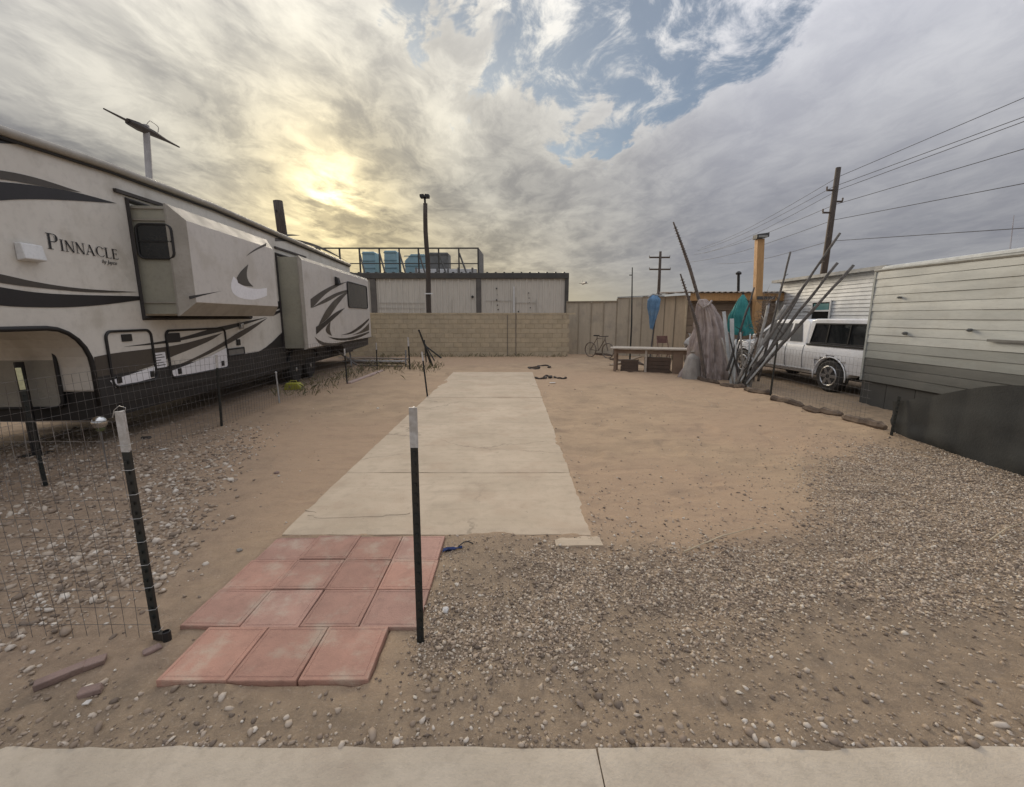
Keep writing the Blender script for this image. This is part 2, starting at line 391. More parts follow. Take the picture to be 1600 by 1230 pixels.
concrete = pmat('path_concrete', (.54, .435, .315), (.46, .37, .265), 1.1, .9, bump=.35, bscale=70, dirt=(.42, .31, .215), lo=.3, hi=.7, crack=.45)
kerb_con = pmat('pavement_concrete', (.52, .445, .345), (.43, .365, .28), 2.6, .9, bump=.5, bscale=80, dirt=(.34, .27, .205), lo=.3, hi=.7)
def slab_mesh(b, z, mat, name, parent, jit=.012, step=.09, thick=.12, seed=0):
    """concrete panel with slightly chipped, uneven edges and a faintly rolling top"""
    x0, x1, y0, y1 = b; nx = max(2, int((x1 - x0) / step)); ny = max(2, int((y1 - y0) / step))
    xs = np.linspace(x0, x1, nx); ys = np.linspace(y0, y1, ny); X, Y = np.meshgrid(xs, ys)
    e = jit * (fbm(X, Y, 6, 3, seed) - .5) * 2
    X2 = X + np.where((np.arange(nx) == 0) | (np.arange(nx) == nx - 1), e, 0); Y2 = Y + np.where(((np.arange(ny) == 0) | (np.arange(ny) == ny - 1))[:, None], e, 0)
    Z = z + .006 * (fbm(X, Y, 1.2, 3, seed + 3) - .5)
    edge = (np.arange(nx) == 0) | (np.arange(nx) == nx - 1); edge = edge[None, :] | ((np.arange(ny) == 0) | (np.arange(ny) == ny - 1))[:, None]
    Z = np.where(edge, Z - .006, Z)
    mb = MB(); k = [[mb.vert((X2[j, i], Y2[j, i], Z[j, i])) for i in range(nx)] for j in range(ny)]
    for j in range(ny - 1):
        for i in range(nx - 1): mb.face(k[j][i], k[j][i + 1], k[j + 1][i + 1], k[j + 1][i])
    rim = [k[0][i] for i in range(nx)] + [k[j][-1] for j in range(1, ny)] + [k[-1][i] for i in range(nx - 2, -1, -1)] + [k[j][0] for j in range(ny - 2, 0, -1)]
    low = [mb.vert((mb.v[q][0], mb.v[q][1], z - thick)) for q in rim]
    for a in range(len(rim)): mb.face(rim[a], low[a], low[(a + 1) % len(rim)], rim[(a + 1) % len(rim)])
    return mb.build(name, mat, parent, smooth=False)
def make_paths():
    p = bpy.data.objects.new('path', None); scene.collection.objects.link(p); p.location = (-.6, 3.2, 0); tag(p, kind='structure')
    cuts = [3.22, 4.62, 6.9, 9.2, 11.5, 13.6]
    for i, (a, b) in enumerate(zip(cuts, cuts[1:])):
        slab_mesh((SLAB[0], SLAB[1], a + .004, b - .004), SLAB_Z + .003 * (i % 2), concrete, 'slab', p, seed=70 + i)
    slab_mesh((.34, .70, 3.06, 3.212), SLAB_Z - .004, concrete, 'slab', p, jit=.02, step=.04, seed=88)
    # thin cement smear on the near slab
    mb = MB(); ring = []
    for k in range(40):
        a = 2 * math.pi * k / 40; rr = 1 + .10 * math.sin(3 * a + 1)
        rr = 1 + .16 * math.sin(3 * a + 1) + .10 * math.sin(7 * a + 2); c, s_ = math.cos(a), math.sin(a)
        ring.append((-1.42 + .42 * rr * math.copysign(abs(c) ** .6, c), 3.60 + .085 * rr * math.copysign(abs(s_) ** .7, s_), SLAB_Z + .0045))
    mb.prism(ring, (0, 0, -.012)).build('cement_smear', concrete, p, bevel=.004)
    # front pavement along the street
    f = bpy.data.objects.new('pavement', None); scene.collection.objects.link(f); f.location = (0, 1.3, 0); tag(f, kind='structure')
    for i, (a, b) in enumerate(((-7, -3.4), (-3.4, .35), (.35, 3.9), (3.9, 8))):
        slab_mesh((a + .004, b - .004, -.6, 1.49), .014 - .003 * (i % 2), kerb_con, 'slab', f, jit=.012, step=.06, seed=90 + i)
    # red pavers
    w = bpy.data.objects.new('paver_walk', None); scene.collection.objects.link(w); w.location = (-1.2, 2.5, 0); tag(w, kind='structure')
    red = pmat('red_cement_paver', (.46, .265, .20), (.38, .225, .172), 2.2, .95, bump=.6, bscale=110, var=.13, dirt=(.47, .37, .285), dscale=4.0, damt=.85)
    h = .5; mb = MB()
    def ring(s, z): return [(-s, -s, z), (s, -s, z), (s, s, z), (-s, s, z)]
    prof = [(.5, -.05), (.5, -.006), (.494, 0), (.452, 0), (.444, -.0025), (.430, -.0025), (.422, .0), ]
    rr = [mb.verts(ring(s, z)) for s, z in prof]
    for A, B in zip(rr, rr[1:]):
        for j in range(4): mb.face(A[j], A[(j + 1) % 4], B[(j + 1) % 4], B[j])
    mb.face(*rr[-1])
    src = mb.build('paver', red, w); src.location = (9, 9, -9)
    first = True
    rows = [(1.80, 2.172, -1.71, 3), (2.176, 2.517, -1.885, 4), (2.52, 2.862, -1.885, 4), (2.865, 3.205, -1.885, 4)]
    for r, (y0, y1, xa, n) in enumerate(rows):
        for c in range(n):
            wd = .338; cx = xa + wd * (c + .5) + random.uniform(-.004, .004); cy = (y0 + y1) / 2 + random.uniform(-.006, .006)
            z = PAV_Z + random.uniform(-.004, .004) + (.008 if r == 0 else 0) - (.016 if (r == 3 and c == 0) else 0)
            o = src if first else shared('paver', src, w, (0, 0, 0)); first = False
            o.location = (cx, cy, z); o.rotation_euler = (random.uniform(-.012, .012), random.uniform(-.012, .012), random.uniform(-.012, .012))
            o.scale = (wd - .003, y1 - y0 - .003, 1)
make_paths()

# ------------------------------------------------------------------ gravel
def stone_kit(n, tri8):
    kit = []
    if tri8:
        V = np.array([(1, 0, 0), (-1, 0, 0), (0, 1, 0), (0, -1, 0), (0, 0, 1), (0, 0, -1)], float)
        F = np.array([(0, 2, 4), (2, 1, 4), (1, 3, 4), (3, 0, 4), (2, 0, 5), (1, 2, 5), (3, 1, 5), (0, 3, 5)])
    else:
        import bmesh
        bm = bmesh.new(); bmesh.ops.create_icosphere(bm, subdivisions=1, radius=1)
        V = np.array([v.co[:] for v in bm.verts]); F = np.array([[v.index for v in f.verts] for f in bm.faces]); bm.free()
    for _ in range(n): kit.append(V * (1 + RNG.uniform(-.32, .32, (len(V), 1))) + RNG.uniform(-.12, .12, V.shape))
    return kit, F
def scatter(name, label, cat, pts, sizes, mat, tri8, flat=(.45, .8)):
    kit, F = stone_kit(12, tri8); n = len(pts); nv = len(kit[0])
    K = np.array(kit)[RNG.integers(0, 12, n)]
    sc = np.stack([sizes * RNG.uniform(.8, 1.35, n), sizes * RNG.uniform(.65, 1.0, n), sizes * RNG.uniform(*flat, n)], -1)
    K = K * sc[:, None, :]
    a = RNG.uniform(0, 2 * np.pi, n); tl = RNG.normal(0, .35, n)
    c, s = np.cos(tl)[:, None], np.sin(tl)[:, None]
    K = np.stack([K[..., 0] * c - K[..., 2] * s, K[..., 1], K[..., 0] * s + K[..., 2] * c], -1)
    c, s = np.cos(a)[:, None], np.sin(a)[:, None]
    K = np.stack([K[..., 0] * c - K[..., 1] * s, K[..., 0] * s + K[..., 1] * c, K[..., 2]], -1)
    K += np.stack([pts[:, 0], pts[:, 1], pts[:, 2] + sizes * .18], -1)[:, None, :]
    FF = (F[None] + (np.arange(n) * nv)[:, None, None]).reshape(-1, 3)
    me = bpy.data.meshes.new(name); fill(me, K.reshape(-1, 3), FF); me.materials.append(mat)
    return tag(link(name, me), label, cat, kind='stuff')
def stone_mat(name, ramp):
    m = bpy.data.materials.new(name); m.use_nodes = True; t = NT(m.node_tree); bs = t.n['Principled BSDF']
    r = t.node('ShaderNodeNewGeometry').outputs['Random Per Island']
    cr = t.node('ShaderNodeValToRGB'); t.put(cr.inputs[0], r); el = cr.color_ramp.elements
    while len(el) < len(ramp): el.new(.5)
    for e, (p, c) in zip(el, ramp): e.position = p; e.color = (*c, 1)
    co = t.node('ShaderNodeTexCoord').outputs['Object']
    col = t.mix(t.m('MULTIPLY', t.noise(co, 90, 4, .6), .5), cr.outputs[0], (.24, .19, .15))
    t.put(bs.inputs['Base Color'], col); bs.inputs['Roughness'].default_value = .85
    return m
fine_mat = stone_mat('fine_gravel', [(0, (.10, .075, .055)), (.22, (.26, .195, .14)), (.55, (.47, .36, .255)), (.85, (.60, .495, .37)), (1, (.76, .69, .57))])
rock_mat = stone_mat('broken_rock', [(0, (.12, .09, .065)), (.3, (.28, .21, .15)), (.6, (.42, .335, .25)), (.85, (.55, .46, .36)), (1, (.75, .69, .60))])
def free(x, y): return (inset(x, y, SLAB) < -.0) & (np.maximum(inset(x, y, PAV_A), inset(x, y, PAV_B)) < -.008) & (y > 1.5)
def sample(n, x0, x1, y0, y1, dens, ypow=1.0):
    x = RNG.uniform(x0, x1, n); y = y0 + (y1 - y0) * RNG.uniform(0, 1, n) ** ypow
    k = (RNG.uniform(0, 1, n) < dens(x, y)) & free(x, y); x, y = x[k], y[k]
    return np.stack([x, y, height(x, y)], -1)
def d_fine(x, y):
    q = right_gravel(x) - y + 1.1 * (fbm(x, y, 1.1, 4, 71) - .5)
    core = np.maximum(sstep(q, -.25, .5), .10 * np.exp(np.minimum(q, 0) / .7)) * sstep(x, -.62, -.42)
    patch = .25 + .75 * sstep(fbm(x, y, .8, 3, 75), .40, .56)
    soil = sstep(y, 1.75, 2.15) * (1 - .85 * sstep(x - .9 - (y - 2.0) * 2.2, 0, .6) * sstep(2.35 - y, 0, .3)) + .05
    return core * np.clip(patch, 0, 1) * np.clip(soil, 0, 1)
P_ = sample(280000, -.6, 7.4, 1.5, 6.6, d_fine, 1.35)
scatter('fine_gravel', 'fine tan and grey gravel spread in front of the dirt lot', 'gravel', P_, np.clip(RNG.lognormal(math.log(.0072), .40, len(P_)), .0035, .020), fine_mat, True)
def d_rock(x, y): return sstep(left_edge(y) - x + 1.0 * (fbm(x, y, 1.1, 3, 81) - .5), -.15, .5) * (.22 + .78 * sstep(fbm(x, y, .9, 4, 83), .40, .62)) * sstep(-y, -7.5, -4.0)
P_ = sample(42000, -7, -1.4, 1.48, 7.5, d_rock, 1.25)
scatter('broken_rock', 'coarse broken stones strewn over the soil below the wire fence', 'stones', P_, np.clip(RNG.lognormal(math.log(.0105), .50, len(P_)), .004, .036), rock_mat, False)
def d_peb(x, y): return .10 + .75 * sstep(2.05 - y, 0, .35) + .4 * sstep(fbm(x, y, 1.7, 3, 91), .55, .7)
P_ = sample(17000, -7, 7, 1.5, 11, d_peb, 2.1)
scatter('loose_pebbles', 'loose pale pebbles scattered over the bare soil', 'pebbles', P_, np.clip(RNG.lognormal(math.log(.0070), .5, len(P_)), .003, .026), rock_mat, False)

# ------------------------------------------------------------------ fifth-wheel camper
RV_A = math.atan(.0745); RV_O = Vector((-4.93, 0, 0))
RV_Y = Vector((-math.sin(RV_A), math.cos(RV_A), 0)); RV_X = Vector((math.cos(RV_A), math.sin(RV_A), 0))
def rvw(p): return RV_O + RV_X * p[0] + RV_Y * p[1] + Vector((0, 0, p[2]))
def rvp(px, py, off=0.0):
    """surveyed point on the camper's plane at side offset off -> (off, along, up)"""
    d = ray(px, py); o = Vector((0, 0, CAM_H)) - RV_O
    s = (off - o.dot(RV_X)) / d.dot(RV_X); q = o + d * s
    return Vector((off, q.dot(RV_Y), q.z))
def rounded(y0, y1, z0, z1, r, n=5, skew=0):
    pts = []
    for cy, cz, a0 in ((y1 - r, z0 + r, -90), (y1 - r, z1 - r, 0), (y0 + r, z1 - r, 90), (y0 + r, z0 + r, 180)):
        for k in range(n + 1):
            a = R(a0 + 90 * k / n); pts.append((cy + r * math.cos(a), cz + r * math.sin(a)))
    return pts
def smooth_poly(pts, it=2):
    """round a traced outline, keeping its pointed tips"""
    for _ in range(it):
        out = []; n = len(pts)
        for k in range(n):
            a, b, c = Vector(pts[k - 1]), Vector(pts[k]), Vector(pts[(k + 1) % n])
            u, v = (b - a), (c - b)
            if u.length < 1e-6 or v.length < 1e-6 or u.normalized().dot(v.normalized()) < .55: out.append(tuple(b))
            else: out.append(tuple(b.lerp(a, .25))); out.append(tuple(b.lerp(c, .25)))
        pts = out
    return pts

def make_camper():
    base = rvw((-1.2, 9.5, 0))
    T = thing('fifth_wheel_camper', 'long cream fifth-wheel camper with swooping brown stripes and two slide-outs', 'camper', base, rz=RV_A)
    def part(name, mb, mat, parent=T, **k): return mb.build(name, mat, parent, **k)
    N = lambda: MB(rvw)
    W = -2.45; FRONT = rvp(148, 600)[1]; REAR = 17.15
    prof = [(2.45, 1.62), (1.95, 1.85), (1.75, 2.3), (1.85, 2.9), (2.3, 3.4), (3.0, 3.58), (4.5, 3.65), (6.2, 3.75), (8.5, 3.80), (12, 3.76), (REAR - .1, 3.72), (REAR, 3.6), (REAR, .80), (FRONT, .80)]
    cz, cy, rr = 1.62 - .50, FRONT - .50, .50
    fil = [(cy + rr * math.sin(R(a)), cz + rr * math.cos(R(a))) for a in (90, 75, 60, 45, 30, 15, 0)]
    prof += fil
    mb = N(); mb.prism([(0, y, z) for y, z in prof], (W, 0, 0)); body = part('body', mb, cream, bevel=.03)
    # underbelly and chassis
    mb = N(); mb.box(W + .06, -.012, FRONT + .03, REAR - .25, .42, .803); part('underbelly', mb, black)
    mb = N(); mb.box(-.012, .012, FRONT + .01, REAR - .4, .60, .985); part('skirt', mb, pmat('dark_skirt', (.018, .018, .02), (.028, .026, .025), 4, .5))
    # roof edge: moulded gutter rail, membrane and vents
    mb = N(); mb.path([(.03, y, z - .035) for y, z in prof[4:11]], .055, 8); part('roof_rail', mb, trimbeige, smooth=True)
    mb = N(); mb.path([(.035, y, z - .105) for y, z in prof[4:11]], .016, 6); part('gutter', mb, rubber)
    for y, w_, l_, h_ in ((5.1, .7, .9, .20), (9.6, .45, .45, .14), (13.4, .8, 1.0, .30)):
        mb = N(); mb.prism([(-.75, y, 3.72), (-.75, y + l_, 3.72), (-.75, y + l_ - .18, 3.78 + h_), (-.75, y + .22, 3.78 + h_)], (-w_, 0, 0)); part('roof_vent', mb, trimbeige, bevel=.05)
    # arched black edge under the bedroom overhang
    mb = N(); mb.path([(.012, y, z) for y, z in [(FRONT, .62)] + fil + [(2.6, 1.625)]], .028, 6); part('overhang_trim', mb, black, smooth=True)
    # front bulkhead hatch
    f = FRONT - .012
    pts = [(x, f, z) for x, z in rounded(-1.95, -.40, .60, 1.36, .10)]
    mb = N(); mb.prism(pts, (0, .02, 0)); hatch = part('front_hatch', mb, pmat('hatch_panel', (.40, .385, .335), None, 3, .5))
    mb = N(); mb.path([(p[0], f - .005, p[2]) for p in pts], .022, 6, closed=True); part('hatch_seal', mb, black, hatch)
    # hitch pin box under the overhang
    mb = N(); mb.prism([(-1.05, 2.9, 1.62), (-1.05, 4.5, 1.62), (-1.05, 4.2, 1.35), (-1.05, 3.3, 1.15), (-1.05, 3.0, 1.15)], (-.4, 0, 0)); part('pin_box', mb, black, bevel=.02)
    for x in (-.75, W + .75):
        mb = N(); mb.tube((x, FRONT - .10, 0.02), (x, FRONT - .10, 1.2), .045).box(x - .12, x + .12, FRONT - .22, FRONT + .02, 0.0, .025); part('landing_leg', mb, black)

    # ---- printed stripes and one painted roof shadow
    def stripe(px, mat, off=.007, name='stripe', it=2, dz=0):
        pts = [rvp(a, b, off) for a, b in px]
        q = smooth_poly([(p[1], p[2]) for p in pts], it)
        mb = N(); mb.poly([(off, y, z + dz) for y, z in q]); return part(name, mb, mat)
    stripe([(-160, 170), (0, 208), (75, 228), (40, 226), (0, 224), (-160, 212)], char_dec)  # dark patch painted on the wall as the roof's shadow
    stripe([(-200, 244), (0, 265), (60, 278), (128, 301), (60, 290), (0, 279), (-200, 262)], brown_dec)
    stripe([(-200, 268), (0, 284), (50, 289), (120, 300), (183, 318), (110, 313), (50, 311), (0, 313), (-200, 330)], char_dec)
    stripe([(-200, 385), (0, 428), (60, 442), (130, 452), (216, 456.5), (150, 458), (80, 452), (0, 443), (-200, 405)], brown_dec)
    stripe([(-200, 412), (0, 449), (60, 458), (120, 461), (218, 463), (219, 469), (160, 477), (100, 481), (40, 480), (0, 478), (-200, 452)], char_dec)
    stripe([(192, 542), (252, 534), (290, 526), (328, 514), (376, 504), (418, 495.5), (380, 508), (350, 517), (300, 529), (252, 538)], char_dec)
    stripe([(147, 558), (176, 552), (236, 545), (268, 541), (300, 534), (348, 520), (330, 532), (300, 545), (262, 560), (242, 571), (205, 582), (172, 594), (149, 594)], brown_dec, it=1)
    stripe([(262, 577), (310, 557), (352, 533), (376, 517), (418, 497), (400, 511), (378, 526), (356, 538), (320, 557), (264, 580)], brown_dec)
    stripe([(380, 560), (400, 552), (420, 540), (444, 516), (446, 560)], char_dec, it=1)
    stripe([(430, 372), (455, 373), (482, 378), (510, 389), (545, 410), (515, 395), (484, 383), (455, 377), (430, 377)], brown_dec)
    stripe([(432, 366), (456, 366), (470, 368), (452, 369), (432, 370)], brown_dec)
    stripe([(425, 476), (443, 467), (444, 480), (426, 486)], char_dec, it=0)
    stripe([(426, 489), (443, 482), (444, 485), (427, 494)], char_dec, it=0)
    stripe([(445, 543), (449, 530), (450, 549), (441, 551)], white_deck, it=0)
    # ---- luggage doors
    def door(px, white_px, lo=.6):
        a, b, c, d_ = [rvp(*q, .004) for q in px]      # tl tr br bl
        y0, y1 = (a[1] + d_[1]) / 2, (b[1] + c[1]) / 2; z1 = (a[2] + b[2]) / 2; z0 = (c[2] + d_[2]) / 2
        pts = [(.004, y, z) for y, z in rounded(y0, y1, z0, z1, .09)]
        mb = N(); mb.prism(pts, (-.01, 0, 0)); dr = part('luggage_door', mb, cream)
        mb = N(); mb.path([(.013, p[1], p[2]) for p in pts], .019, 6, closed=True); part('door_seal', mb, black, dr)
        ps = [rvp(*q, .014) for q in white_px]
        mb = N(); mb.poly([(.014, p[1], p[2]) for p in ps]); part('white_stripe', mb, white_deck, dr)
        for ty in (y0 + .12 * (y1 - y0), y1 - .12 * (y1 - y0)):
            mb = N(); mb.box(.004, .03, ty - .035, ty + .035, z0 + .05, z0 + .14); part('latch', mb, black, dr)
        return y0, y1, z0, z1, dr
    d1 = door([(160, 518), (236, 516), (243, 592), (180, 607)], [(172, 595), (242, 573), (242, 590), (181, 606)])
    d2 = door([(257, 517), (350, 513), (357, 575), (268, 590)], [(267, 580), (330, 556), (355, 543), (356, 574), (269, 589)])
    for a, b, c, d_ in ((192, 522, 206, 534), (262, 520, 281, 536)):
        p, q = rvp(a, d_, .02), rvp(c, b, .02); mb = N(); mb.box(.004, .022, p[1], q[1], p[2], q[2]); part('vent_grille', mb, black, bevel=.008)
    p, q = rvp(243, 576, .014), rvp(258, 550, .014); mb = N(); mb.box(.003, .014, p[1], q[1], p[2], q[2]); lab = part('notice_sticker', mb, white_deck)
    for k in range(5):
        z = p[2] + (q[2] - p[2]) * (.14 + .17 * k); mb = N(); mb.box(.014, .0155, p[1] + .03, q[1] - .03 - .04 * (k % 3), z, z + .012); part('print', mb, char_dec, lab)
    p, q = rvp(357, 557, .02), rvp(381, 543, .02); mb = N(); mb.box(.003, .018, p[1], q[1], p[2], q[2]); b = part('utility_hatch', mb, pmat('hatch_grey', (.2, .19, .17)), bevel=.006)
    mb = N(); mb.path([(.02, p[1], p[2]), (.02, q[1], p[2]), (.02, q[1], q[2]), (.02, p[1], q[2])], .016, 5, closed=True); part('hatch_frame', mb, black, b)
    # ---- name lettering
    L = pmat('letter_vinyl', (.02, .018, .018), None, 4, .4)
    q0, q1 = rvp(75, 391, .009), rvp(186, 404, .009); top = rvp(75, 366, .009)
    Y0, Y1, ZB = q0[1], q1[1], (q0[2] + q1[2]) / 2; HP = top[2] - q0[2]
    def glyph(ch):
        P = []
        def bx(x0, x1, z0, z1): P.append([(x0, z0), (x1, z0), (x1, z1), (x0, z1)])
        def slab(x, z, w=.20): bx(x - w / 2, x + w / 2, z, z + .045)
        def arc(cx, cz, rx, rz, a0, a1, t0, n=14):
            out, inn = [], []
            for k in range(n + 1):
                a = R(a0 + (a1 - a0) * k / n); th = .05 + t0 * abs(math.cos(a))
                out.append((cx + rx * math.cos(a), cz + rz * math.sin(a))); inn.append((cx + (rx - th) * math.cos(a), cz + (rz - .05) * math.sin(a)))
            for k in range(n): P.append([out[k], out[k + 1], inn[k + 1], inn[k]])
        if ch == 'P': bx(.12, .25, 0, 1); slab(.185, 0, .32); slab(.13, .955, .22); bx(.2, .40, .95, 1); bx(.2, .40, .46, .51); arc(.38, .73, .28, .27, -90, 90, .09); return P, .74
        if ch == 'I': bx(.12, .25, 0, 1); slab(.185, 0, .32); slab(.185, .955, .32); return P, .40
        if ch == 'N':
            bx(.12, .18, 0, 1); bx(.68, .74, 0, 1); P.append([(.04, 1), (.20, 1), (.74, 0), (.62, 0)]); slab(.15, 0, .26); slab(.71, .955, .26); return P, .88
        if ch == 'A':
            P.append([(.06, 0), (.12, 0), (.42, .95), (.40, 1)]); P.append([(.34, 1), (.46, 1), (.80, 0), (.66, 0)]); bx(.20, .62, .30, .35); slab(.10, 0, .24); slab(.73, 0, .28); return P, .88
        if ch == 'C': arc(.48, .5, .43, .5, 40, 320, .09, 22); P.append([(.78, .96), (.83, .96), (.83, .68), (.79, .78)]); return P, .90
        if ch == 'L': bx(.12, .25, 0, 1); slab(.185, .955, .32); bx(.06, .62, 0, .05); P.append([(.62, 0), (.66, .26), (.60, .10), (.52, .05)]); return P, .70
        if ch == 'E':
            bx(.12, .25, 0, 1); bx(.05, .58, .95, 1); bx(.05, .62, 0, .05); bx(.2, .48, .50, .55); P.append([(.58, 1), (.60, .76), (.55, .88), (.48, .95)]); P.append([(.62, 0), (.66, .26), (.60, .10), (.52, .05)]); P.append([(.46, .40), (.50, .40), (.50, .65), (.46, .65)]); return P, .70
    tot = sum(glyph(c)[1] * (1.0 if i == 0 else .74) for i, c in enumerate('PINNACLE')); kx = (Y1 - Y0) / tot; y = Y0
    for i, c in enumerate('PINNACLE'):
        g, w_ = glyph(c); s = 1.0 if i == 0 else .74; mb = N()
        for k, pl in enumerate(g): mb.poly([(.008 + .0004 * k, y + u * s * kx, ZB + v * s * HP * .98) for u, v in pl])
        part('letter', mb, L); y += w_ * s * kx
    tc = bpy.data.curves.new('maker_lettering', 'FONT'); tc.body = 'by Jayco'; tc.size = .07; tc.shear = .3; tc.extrude = .001
    tmp = bpy.data.objects.new('maker_lettering', tc); scene.collection.objects.link(tmp)
    me = bpy.data.meshes.new_from_object(tmp.evaluated_get(bpy.context.evaluated_depsgraph_get())); bpy.data.objects.remove(tmp)
    me.materials.clear(); me.materials.append(L)
    M = Matrix((RV_Y, Vector((0, 0, 1)), RV_X)).transposed().to_4x4(); M.translation = rvw(rvp(160, 411, .008)); me.transform(M)
    link('maker_lettering', me, T)
    # ---- small wall fittings
    p, q = rvp(26, 407, .0), rvp(56, 384, .0)
    mb = N(); mb.prism([(0, p[1], p[2]), (.10, p[1], p[2] + .02), (.07, p[1], q[2]), (0, p[1], q[2])], (0, q[1] - p[1], 0)); part('vent_cover', mb, white, bevel=.012)
    for (a, b) in (((180, 297), (262, 322)), ((430, 386.5), (478, 402))):
        p, q = rvp(*a, .03), rvp(*b, .03); mb = N(); mb.bar((.02, p[1], p[2]), (.02, q[1], (p[2] * .4 + q[2] * .6)), .05, .045); part('drip_rail', mb, pmat('rail_brown', (.06, .05, .045)))
    p = rvp(376, 510, .02); mb = N(); mb.box(0, .07, p[1] - .05, p[1] + .05, p[2] - .05, p[2] + .06); part('side_lamp', mb, chrome, bevel=.015)
    p = rvp(373, 535, .02); mb = N(); mb.box(0, .03, p[1] - .06, p[1] + .06, p[2] - .06, p[2] + .06); part('water_inlet', mb, black, bevel=.01)

    # ---- slide-outs
    def slide(y0, y1, z0, z1, o0, o1, ch, chz, bot=True, chr_=None):
        mb = N(); mb.box(-.05, o0 + .01, y0 + .03, y1 - .03, z0 + .03, z1 - .03); S = part('slide_out', mb, olive)
        chb = chz if bot else .03; cr = ch if chr_ is None else chr_
        outer = [(o0, y0, z0), (o0, y1, z0), (o0, y1, z1), (o0, y0, z1)]
        inner = [(o1, y0 + ch, z0 + chb), (o1, y1 - cr, z0 + chb), (o1, y1 - cr, z1 - chz), (o1, y0 + ch, z1 - chz)]
        backs = [(o0 - .03, y, z) for _, y, z in outer]
        mb = N(); mb.loft(outer, inner); a, b = mb.loft(backs, outer); mb.face(*a[::-1]); part('slide_flange', mb, trimbeige, S)
        mb = N(); mb.prism([(o1 + .004, y, z) for _, y, z in inner], (-.03, 0, 0)); part('slide_face', mb, slide_cream, S, bevel=.006)
        # dark seal round the opening in the wall
        mb = N(); mb.path([(.012, y0 - .03, z0 - .03), (.012, y1 + .03, z0 - .03), (.012, y1 + .03, z1 + .03), (.012, y0 - .03, z1 + .03)], .035, 4, closed=True); part('slide_seal', mb, pmat('seal_brown', (.035, .03, .028)), S)
        return S, inner
    y0 = rvp(212, 405)[1]; y1 = rvp(425, 450, .52)[1]
    S1, in1 = slide(y0, y1, 1.76, 3.33, .50, .67, .14, .20)
    def on(px, mat, off, par, name='stripe', it=2):
        q = smooth_poly([(p[1], p[2]) for p in [rvp(a, b, off) for a, b in px]], it); mb = N(); mb.poly([(off, y, z) for y, z in q]); return part(name, mb, mat, par)
    on([(365, 432), (361, 442), (361, 452), (366, 461), (378, 467), (395, 469), (408, 466), (417, 462), (417, 450), (402, 452), (388, 450), (376, 445), (371, 438)], white_deck, .676, S1, 'crescent')
    on([(388, 413), (376, 424), (370, 434), (372, 442), (381, 447), (396, 448), (388, 440), (385, 428)], brown_dec, .678, S1, 'crescent')
    on([(384, 401), (395, 391), (410, 383), (416, 380), (416, 384), (400, 391)], brown_dec, .676, S1)
    on([(295, 463), (346, 455), (320, 461), (296, 468)], char_dec, .676, S1)
    # end window of the front slide-out
    def end_pt(px, py):
        d = ray(px, py); o = Vector((0, 0, CAM_H)) - RV_O; s = ((y0 + .02) - o.dot(RV_Y)) / d.dot(RV_Y); q = o + d * s; return q.dot(RV_X), q.z
    xa, za = end_pt(219, 404); xb, zb = end_pt(267, 351)
    pts = [(x, y0 + .012, z) for x, z in rounded(xa, xb, za, zb, .085)]
    mb = N(); mb.prism(pts, (0, .03, 0)); wn = part('end_window', mb, glassdark, S1)
    mb = N(); mb.path([(p[0], y0 + .010, p[2]) for p in pts], .016, 6, closed=True); mb.bar((xa, y0 + .006, (za + zb) / 2), (xb, y0 + .006, (za + zb) / 2), .012, .018); mb.build('window_frame', black, wn)
    for z in (za - .62, zb + .06, zb + .22):
        mb = N(); mb.bar((.02, y0 + .02, z), (.50, y0 + .02, z), .02, .02); part('end_rib', mb, trimbeige, S1)
    # rear slide-out
    y2 = rvp(437, 470)[1]; y3 = rvp(576, 470, .55)[1]
    S2, in2 = slide(y2, y3, .93, 3.22, .52, .58, .05, .09, False, .04)
    C3 = lambda L_: [(400 + a / 4.39, 340 + b / 4.39) for a, b in L_]
    o = .588
    on(C3([(374, 560), (400, 540), (450, 505), (540, 457), (635, 440), (600, 452), (500, 505), (440, 560), (400, 608), (376, 620)]), brown_dec, o, S2)
    on(C3([(378, 622), (400, 608), (480, 552), (560, 512), (632, 494), (634, 508), (560, 535), (490, 580)]), brown_dec, o + .001, S2)
    on(C3([(428, 742), (470, 650), (530, 570), (600, 520), (632, 512), (590, 560), (540, 625), (500, 690)]), brown_dec, o + .002, S2)
    on(C3([(412, 750), (470, 716), (540, 652), (610, 620), (560, 672), (480, 742), (414, 802)]), char_dec, o + .003, S2)
    on(C3([(512, 714), (484, 745), (478, 770), (486, 795), (522, 812), (512, 790), (506, 765)]), brown_dec, o, S2, 'crescent')
    on(C3([(585, 806), (650, 788), (730, 730), (776, 690), (776, 702), (730, 755), (660, 800)]), char_dec, o, S2)
    on(C3([(660, 806), (720, 782), (776, 724), (776, 772), (720, 796)]), brown_dec, o + .001, S2)
    on(C3([(490, 816), (560, 830), (650, 825), (776, 782), (776, 792), (680, 838), (560, 847)]), char_dec, o, S2)
    on(C3([(402, 818), (440, 848), (500, 864), (600, 860), (560, 874), (470, 882), (430, 864)]), brown_dec, o, S2)
    a, b = rvp(544, 480, o), rvp(572, 448, o)
    pts = [(o + .002, y, z) for y, z in rounded(a[1], b[1], a[2], b[2], .09)]
    mb = N(); mb.prism(pts, (.012, 0, 0)); wn = part('side_window', mb, glassdark, S2)
    mb = N(); mb.path([(o + .016, p[1], p[2]) for p in pts], .018, 6, closed=True); part('window_frame', mb, black, wn)
